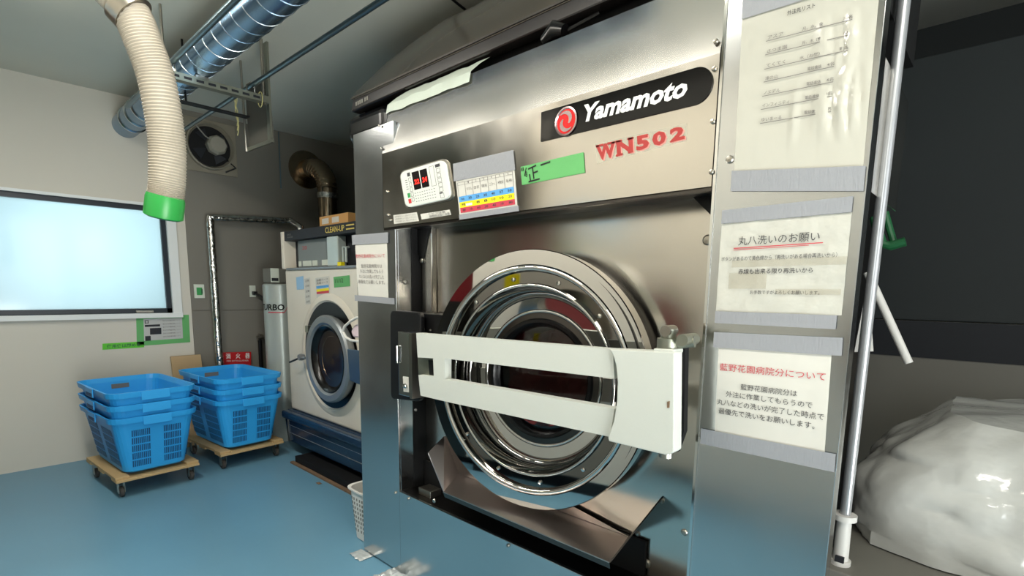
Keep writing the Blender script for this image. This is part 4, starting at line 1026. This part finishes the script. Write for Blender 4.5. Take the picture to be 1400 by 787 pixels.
def copy_tree(o, parent=None):
    c = o.copy(); COL.objects.link(c); c.parent = parent
    for ch_ in list(o.children): copy_tree(ch_, c)
    return c
def dolly(loc, rz, label):
    root = thing('wooden_dolly', label, 'dolly', loc, 'wooden dollies under the basket stacks', world=False, rz=rz)
    for y in (-.19, .19): MB().box(-.30, .30, y - .035, y + .035, .118, .134).build('side_plank', 'wood', root, bevel=.002)
    for x in (-.26, 0, .26): MB().box(x - .05, x + .05, -.225, .225, .102, .118).build('cross_plank', 'wood', root, bevel=.002)
    for x in (-.25, .25):
        for y in (-.19, .19):
            fk = MB(); fk.box(x - .025, x + .025, y - .025, y + .025, .096, .102); fk.box(x - .015, x + .02, y - .017, y - .014, .03, .098); fk.box(x - .015, x + .02, y + .014, y + .017, .03, .098)
            k = fk.build('caster_fork', 'zinc', root)
            MB().lathe([(0, -.012), (.026, -.012), (.032, -.008), (.032, .008), (.026, .012), (0, .012)], (x, y, .0325), 24).build('caster_wheel', 'caster', k)
            MB().lathe([(0, -.0135), (.012, -.0135), (.012, .0135), (0, .0135)], (x, y, .0325), 16).build('wheel_hub', 'zinc', k)
    return root
yaw = .083
def place(near_x, near_y, yaw):
    """near corner -> centre of the footprint (local x points away from the viewer's left)"""
    s = Vector((-math.sin(yaw), math.cos(yaw))); d_ = Vector((-math.cos(yaw), -math.sin(yaw)))
    c = Vector((near_x, near_y)) + s * (BW / 2 + .017) + d_ * (BL / 2 + .017); return c
cB = place(-3.735, 1.155, yaw); cA = place(-3.62, .553, yaw)
zb_ = .1345; PITCH = .075
protob = None
for (c, yw, nm) in ((cB, yaw, 'in front of the silver tank'), (cA, yaw, 'under the window')):
    for k, lv in enumerate(('bottom', 'middle', 'top')):
        lab = f'blue plastic basket {nm}, ' + {'bottom': 'lowest of its stack', 'middle': 'nested middle of its stack', 'top': 'topmost of its stack'}[lv]
        if protob is None: o = protob = basket((c.x, c.y, zb_ + k * PITCH), yw, lab, True)
        else:
            o = copy_tree(protob); o.location = (c.x, c.y, zb_ + k * PITCH); o.rotation_euler.z = yw; o['label'] = lab
dA = dolly((cB.x, cB.y, 0), yaw, 'plywood dolly on casters under the basket stack in front of the tank')
dB = copy_tree(dA); dB.location = (cA.x, cA.y, 0); dB.rotation_euler.z = yaw; dB['label'] = 'plywood dolly on casters under the basket stack below the window'

# ------------------------------------------------------------------ small basket and scraps
wb = thing('small_basket', 'small white plastic basket with holes behind the lower left washer column', 'basket', (-2.225, 1.40, 0))
wc = (-2.228, 1.405)
def r3(z, o=0): return rr2(wc[0], wc[1], .15 + .03 * z / .27 + o, .20 + .04 * z / .27 + o, .05, z)
mb = MB(); loft(mb, [r3(.004), r3(.25), r3(.262, .02), r3(.268, .02), r3(.266, -.006), r3(.01, -.008)], smooth=False); b0_ = r3(.004); mb.add(b0_, [tuple(range(len(b0_)))])
part(mb, 'shell', 'wpl', wb)
hl_ = MB()
for zr in range(8):
    z = .05 + zr * .024
    rg = r3(z, .0015); n = len(rg)
    for i in range(n):
        a, b = rg[i], rg[(i + 1) % n]; L = (b - a).length; m_ = max(1, int(L / .02))
        for k in range(m_):
            c = a.lerp(b, (k + .5) / m_); t = (b - a).normalized() * .0055; u = Vector((0, 0, .007)); hl_.add([c - t - u, c + t - u, c + t + u, c - t + u], [(0, 1, 2, 3)])
part(hl_, 'perforations', 'grey_plastic', wb)
def crumple(c, sx_, sy_, sz_, seed, n=14):
    mb = MB(); vs = []
    for j in range(n + 1):
        for i in range(n + 1):
            u, v = i / n * 2 - 1, j / n * 2 - 1; e = max(0, 1 - max(abs(u), abs(v)) ** 4)
            nn = noise.noise(Vector((u * 2.2 + seed, v * 2.2, seed))) * .7 + noise.noise(Vector((u * 6, v * 6, seed))) * .3
            vs.append(Vector((c[0] + u * sx_ * (1 + .25 * noise.noise(Vector((v * 2, seed, 1)))), c[1] + v * sy_ * (1 + .25 * noise.noise(Vector((u * 2, seed, 3)))), c[2] + .004 + sz_ * e * (.45 + .8 * abs(nn)))))
    mb.add(vs, [(j * (n + 1) + i, j * (n + 1) + i + 1, (j + 1) * (n + 1) + i + 1, (j + 1) * (n + 1) + i) for j in range(n) for i in range(n)], 0, True); return mb
c = P(530, 784, z=.02); solo(crumple((c.x + .02, c.y, 0), .06, .06, .045, 3), 'film_scrap', 'scrap', 'crumpled shiny plastic scrap on the floor at the washer foot', 'plastic scrap')
c = P(503, 757, z=0); solo(crumple((c.x - .01, c.y - .03, 0), .05, .035, .012, 8), 'film_scrap', 'scrap', 'flat pale plastic scrap on the blue floor beside the small white basket', 'plastic scrap')
c = P(436, 661, z=0); solo(crumple((c.x, c.y, 0), .02, .012, .008, 5, 6), 'floor_debris', 'rust', 'tiny brown bit of debris on the floor before the cream machine', 'debris')

# ------------------------------------------------------------------ right side behind the column
tb = thing('side_table', 'low grey bench behind the right column carrying wrapped goods', 'table', (.35, 2.0, 0))
ztb = .56
part(MB().box(-.28, 1.3, 1.48, 2.6, ztb - .03, ztb), 'table_top', 'grey_plastic', tb, bevel=.004)
for x in (-.24, 1.25):
    for y in (1.53, 2.55): part(MB().box(x - .02, x + .02, y - .02, y + .02, 0, ztb - .03), 'leg', 'dark_steel', tb)
# pole
pbx = P(1150, 752, y=1.53)
po_ = thing('chrome_pole', 'slim chrome pole with white collar foot rising just behind the right column', 'pole', (pbx.x, 1.53, ztb))
ptop = P(1190, 200, y=1.53); dirp = (P(1187, 300, y=1.53) - P(1153, 700, y=1.53)).normalized()
base = Vector((pbx.x, 1.53, ztb))
part(MB().tube([base + Vector((0, 0, .10)), Vector((base.x + .006, 1.53, 2.3))], .0125, 20), 'tube', 'satin', po_)
part(MB().tube([base + Vector((-.0, 0, .0)), base + Vector((0, 0, .012)), base + Vector((0, 0, .0121)), base + Vector((0, 0, .12)), base + Vector((0, 0, .121)), base + Vector((0, 0, .135))], [.024, .024, .018, .0165, .027, .027], 24), 'collar_foot', 'wpl', po_)
part(MB().box(base.x - .008, base.x + .012, 1.506, 1.512, ztb + .012, ztb + .028), 'foot_slot', 'charcoal', po_)
# folded steel panel behind the column
q = quad_px([(1195, 80), (1217, 74), (1209, 262), (1185, 264)], y=1.46)
xa, xb = P(1190, 200, y=1.45).x, P(1210, 100, y=1.45).x
zz0, zz1 = P(1205, 262, y=1.45).z, P(1214, 80, y=1.45).z
sp_ = thing('steel_panel', 'narrow folded steel panel above and behind the right column', 'panel', (xb, 1.45, zz0))
part(MB().box(-.27, xb, 1.44, 1.446, zz0, zz1), 'face', 'steel', sp_); part(MB().box(xb - .003, xb, 1.446, 1.8, zz0, zz1), 'return_flange', 'steel', sp_)
# wrapped bundle
mb = MB(); NX, NZ = 150, 60; cx_, cy_ = .28, 2.08
vs = []
for j in range(NZ + 1):
    t = j / NZ; z = ztb + .004 + .36 * t; e = 1 - .35 * t ** 3
    for i in range(NX):
        a = 2 * PI * i / NX; r_ = 1 / (abs(math.cos(a)) ** 4 + abs(math.sin(a)) ** 4) ** .25
        p = Vector((cx_ + .56 * r_ * e * math.cos(a), cy_ + .42 * r_ * e * math.sin(a), z))
        k = 1 + .08 * noise.noise(p * 5) + .05 * abs(noise.noise(p * 9)) + .03 * abs(noise.noise(Vector((p.x * 16, p.y * 16, p.z * 9)))); vs.append(Vector((cx_ + (p.x - cx_) * k, cy_ + (p.y - cy_) * k, z + .02 * noise.noise(p * 8) * (t > .1))))
mb.add(vs, [(j * NX + i, j * NX + (i + 1) % NX, (j + 1) * NX + (i + 1) % NX, (j + 1) * NX + i) for j in range(NZ) for i in range(NX)], 0, True)
topv = vs[-NX:]; cc = sum(topv, Vector()) / NX + Vector((0, 0, .03)); mb.add(topv + [cc], [(i, (i + 1) % NX, NX) for i in range(NX)], 0, True)
solo(mb, 'wrapped_bundle', 'bag', 'big bundle wrapped in milky creased plastic film on the grey bench', 'bundle')
# dark rack with hanging bits behind
rk = thing('storage_cabinet', 'dark grey tall cabinet behind the plastic wrapped bundle', 'cabinet', (.3, 3.0, 0))
part(MB().box(-.7, 1.9, 2.75, 3.3, 0, 1.15), 'lower_body', 'grey_plastic', rk, bevel=.004)
part(MB().box(-.7, 1.9, 2.78, 3.3, 1.152, 2.2), 'upper_body', 'wall_side', rk, bevel=.004)
part(MB().box(-.7, 1.9, 2.745, 2.752, 1.0, 1.15), 'dark_drawer_front', 'charcoal', rk)
a, b = P(1186, 372, y=1.9), P(1217, 440, y=1.9); v_ = b - a
solo(MB().tube([a, b + v_ * .8], .011, 12), 'white_rod', 'wpl', 'slanting white plastic rod beyond the right column', 'rod')
g_ = MB(); 
g_.tube([P(x, y, y=2.0) for x, y in [(1196, 296), (1200, 315), (1206, 333), (1218, 336), (1238, 330)]], .014, 10)
g_.tube([P(x, y, y=2.02) for x, y in [(1210, 290), (1216, 312), (1222, 332)]], .010, 10)
solo(g_, 'green_hook', 'green_dk', 'dark green plastic hook strap hanging beyond the right column', 'hook')
g_ = MB(); g_.prism([P(x, y, y=1.62) for x, y in [(1187, 380), (1194, 480), (1168, 481)]], (0, .003, 0)); 
solo(g_, 'paper_corner', 'wpl', 'pointed white paper corner showing beside the column edge', 'paper')

# ------------------------------------------------------------------ across the aisle (shows as reflections)
OY = -.42
op = thing('tall_dryer', 'tall beige tumble dryer across the aisle with round dark door', 'dryer', (-.8, -1.0, 0))
part(MB().box(-2.45, .35, -1.5, OY, .10, 2.42), 'cabinet', mat('beige_enamel', (206, 201, 190), .5), op, bevel=.01)
part(MB().box(-2.4, .3, -1.4, OY - .03, 0, .10), 'kick_plate', 'charcoal', op)
for x in (-1.72, -.2):
    part(MB().lathe([(.33, 0), (.33, .03), (.27, .04), (.25, .03)], (x, OY, 1.02), 64), 'door_ring', 'steel', op)
    part(MB().lathe([(.25, .03), (.15, .01), (.001, .0)], (x, OY + .001, 1.02), 64), 'door_window', 'maroon', op)
part(MB().box(-1.3, -.9, OY, OY + .004, 1.5, 1.75), 'notice', 'paper', op)
part(MB().box(-2.3, -1.9, OY, OY + .004, 1.62, 1.8), 'blue_notice', 'blue_ink', op)
part(MB().box(-2.2, -2.08, OY, OY + .004, 1.3, 1.45), 'yellow_notice', 'yellow_strip', op)
cb = thing('red_locker', 'dark metal locker with a red door standing at the far end of the beige dryer', 'locker', (-2.8, -.8, 0))
part(MB().box(-3.15, -2.47, -1.4, -.55, .05, 2.1), 'locker_body', 'dark_steel', cb, bevel=.006)
part(MB().box(-3.1, -2.5, -.56, -.545, 1.25, 1.7), 'red_door', 'maroon_box', cb)
part(MB().box(-3.1, -2.5, -1.35, -.6, 0, .05), 'locker_base', 'charcoal', cb)
part(MB().box(-2.55, -2.53, -.55, -.53, 1.0, 1.2), 'locker_handle', 'zinc', cb)
gb = thing('green_bin', 'dark green lidded bin at the end of the aisle', 'bin', (-3.6, -.9, 0))
part(MB().prism([(-3.85, -1.1, 0), (-3.4, -1.1, 0), (-3.35, -1.1, .9), (-3.9, -1.1, .9)], (0, .5, 0)), 'bin_body', 'green_dk', gb, bevel=.02)
part(MB().box(-3.93, -3.32, -1.13, -.57, .9, .95), 'bin_lid', 'green_btn', gb, bevel=.015)
dk_ = thing('reflection_block', 'tall dark grey block added unseen against the window wall to darken steel reflections', 'reflection block', (-4.5, -.4, 0))  # unseen block added to darken what the left steel column reflects
part(MB().box(-4.69, -4.3, -.62, -.2, 0, 2.5), 'block_body', 'grey_plate', dk_, bevel=.005)
for z in (.6, 1.2, 1.8): part(MB().box(-4.3, -4.29, -.6, -.22, z, z + .03), 'block_edge', 'grey_plastic', dk_)
# tube fixtures
for i, (x, y, lab) in enumerate([(-1.45, .26, 'lit fluorescent fixture on the ceiling above the aisle'), (-2.85, .26, 'lit fluorescent fixture on the ceiling near the window end'), (.6, .26, 'lit fluorescent fixture on the ceiling behind the viewer')]):
    ft = thing('ceiling_light', lab, 'light', (x, y, CZ - .06), 'ceiling fluorescent fixtures')
    part(MB().box(x - .62, x + .62, y - .05, y + .05, CZ - .035, CZ), 'housing', 'wpl', ft, bevel=.004)
    part(MB().tube([(x - .58, y, CZ - .055), (x + .58, y, CZ - .055)], .016, 16), 'tube', 'tube_light', ft)

# ------------------------------------------------------------------ light
def area(name, loc, rot, sx_, sy_, pw_, col):
    l = bpy.data.lights.new(name, 'AREA'); l.shape = 'RECTANGLE'; l.size = sx_; l.size_y = sy_; l.energy = pw_; l.color = col
    o = bpy.data.objects.new(name, l); COL.objects.link(o); o.location = loc; o.rotation_euler = rot; return o
for x, y in ((-1.45, .26), (-2.85, .26), (.6, .26)): area('tube_lamp', (x, y, CZ - .09), (0, 0, 0), 1.2, .12, 24, (1, .96, .88))
b_l = area('ceiling_fill', (1.7, .15, .35), (0, 0, 0), 1.4, 1.2, 30, (.98, 1.0, .96)); b_l.data.spread = R(75); b_l.rotation_euler = (Vector((-2.6, .9, 2.58)) - Vector((1.7, .15, .35))).to_track_quat('-Z', 'Y').to_euler()  # added fill lamp to brighten the ceiling, no sunlit floor behind it
area('outdoor_daylight', (WX - .9, .72, 1.55), (0, R(-90), 0), .9, .9, 21, (.88, .97, 1.0))
area('doorway_daylight', (2.8, .3, 1.4), (0, R(90), 0), 2.0, 2.2, 40, (.92, .97, 1.0))
area('front_window_daylight', (1.35, -2.44, 1.75), (R(90), 0, 0), .35, 1.3, 26, (.94, .98, 1.0))
wd = bpy.data.worlds.new('world'); bpy.context.scene.world = wd; wd.use_nodes = True
bg = wd.node_tree.nodes['Background']; sky = wd.node_tree.nodes.new('ShaderNodeTexSky'); sky.sky_type = 'HOSEK_WILKIE'
wd.node_tree.links.new(sky.outputs[0], bg.inputs[0]); bg.inputs[1].default_value = .8
sc_ = bpy.context.scene
sc_.view_settings.view_transform = 'Standard'; sc_.view_settings.look = 'None'; sc_.view_settings.exposure = -.08
for o in bpy.data.objects:
    if '_w' in o: del o['_w']
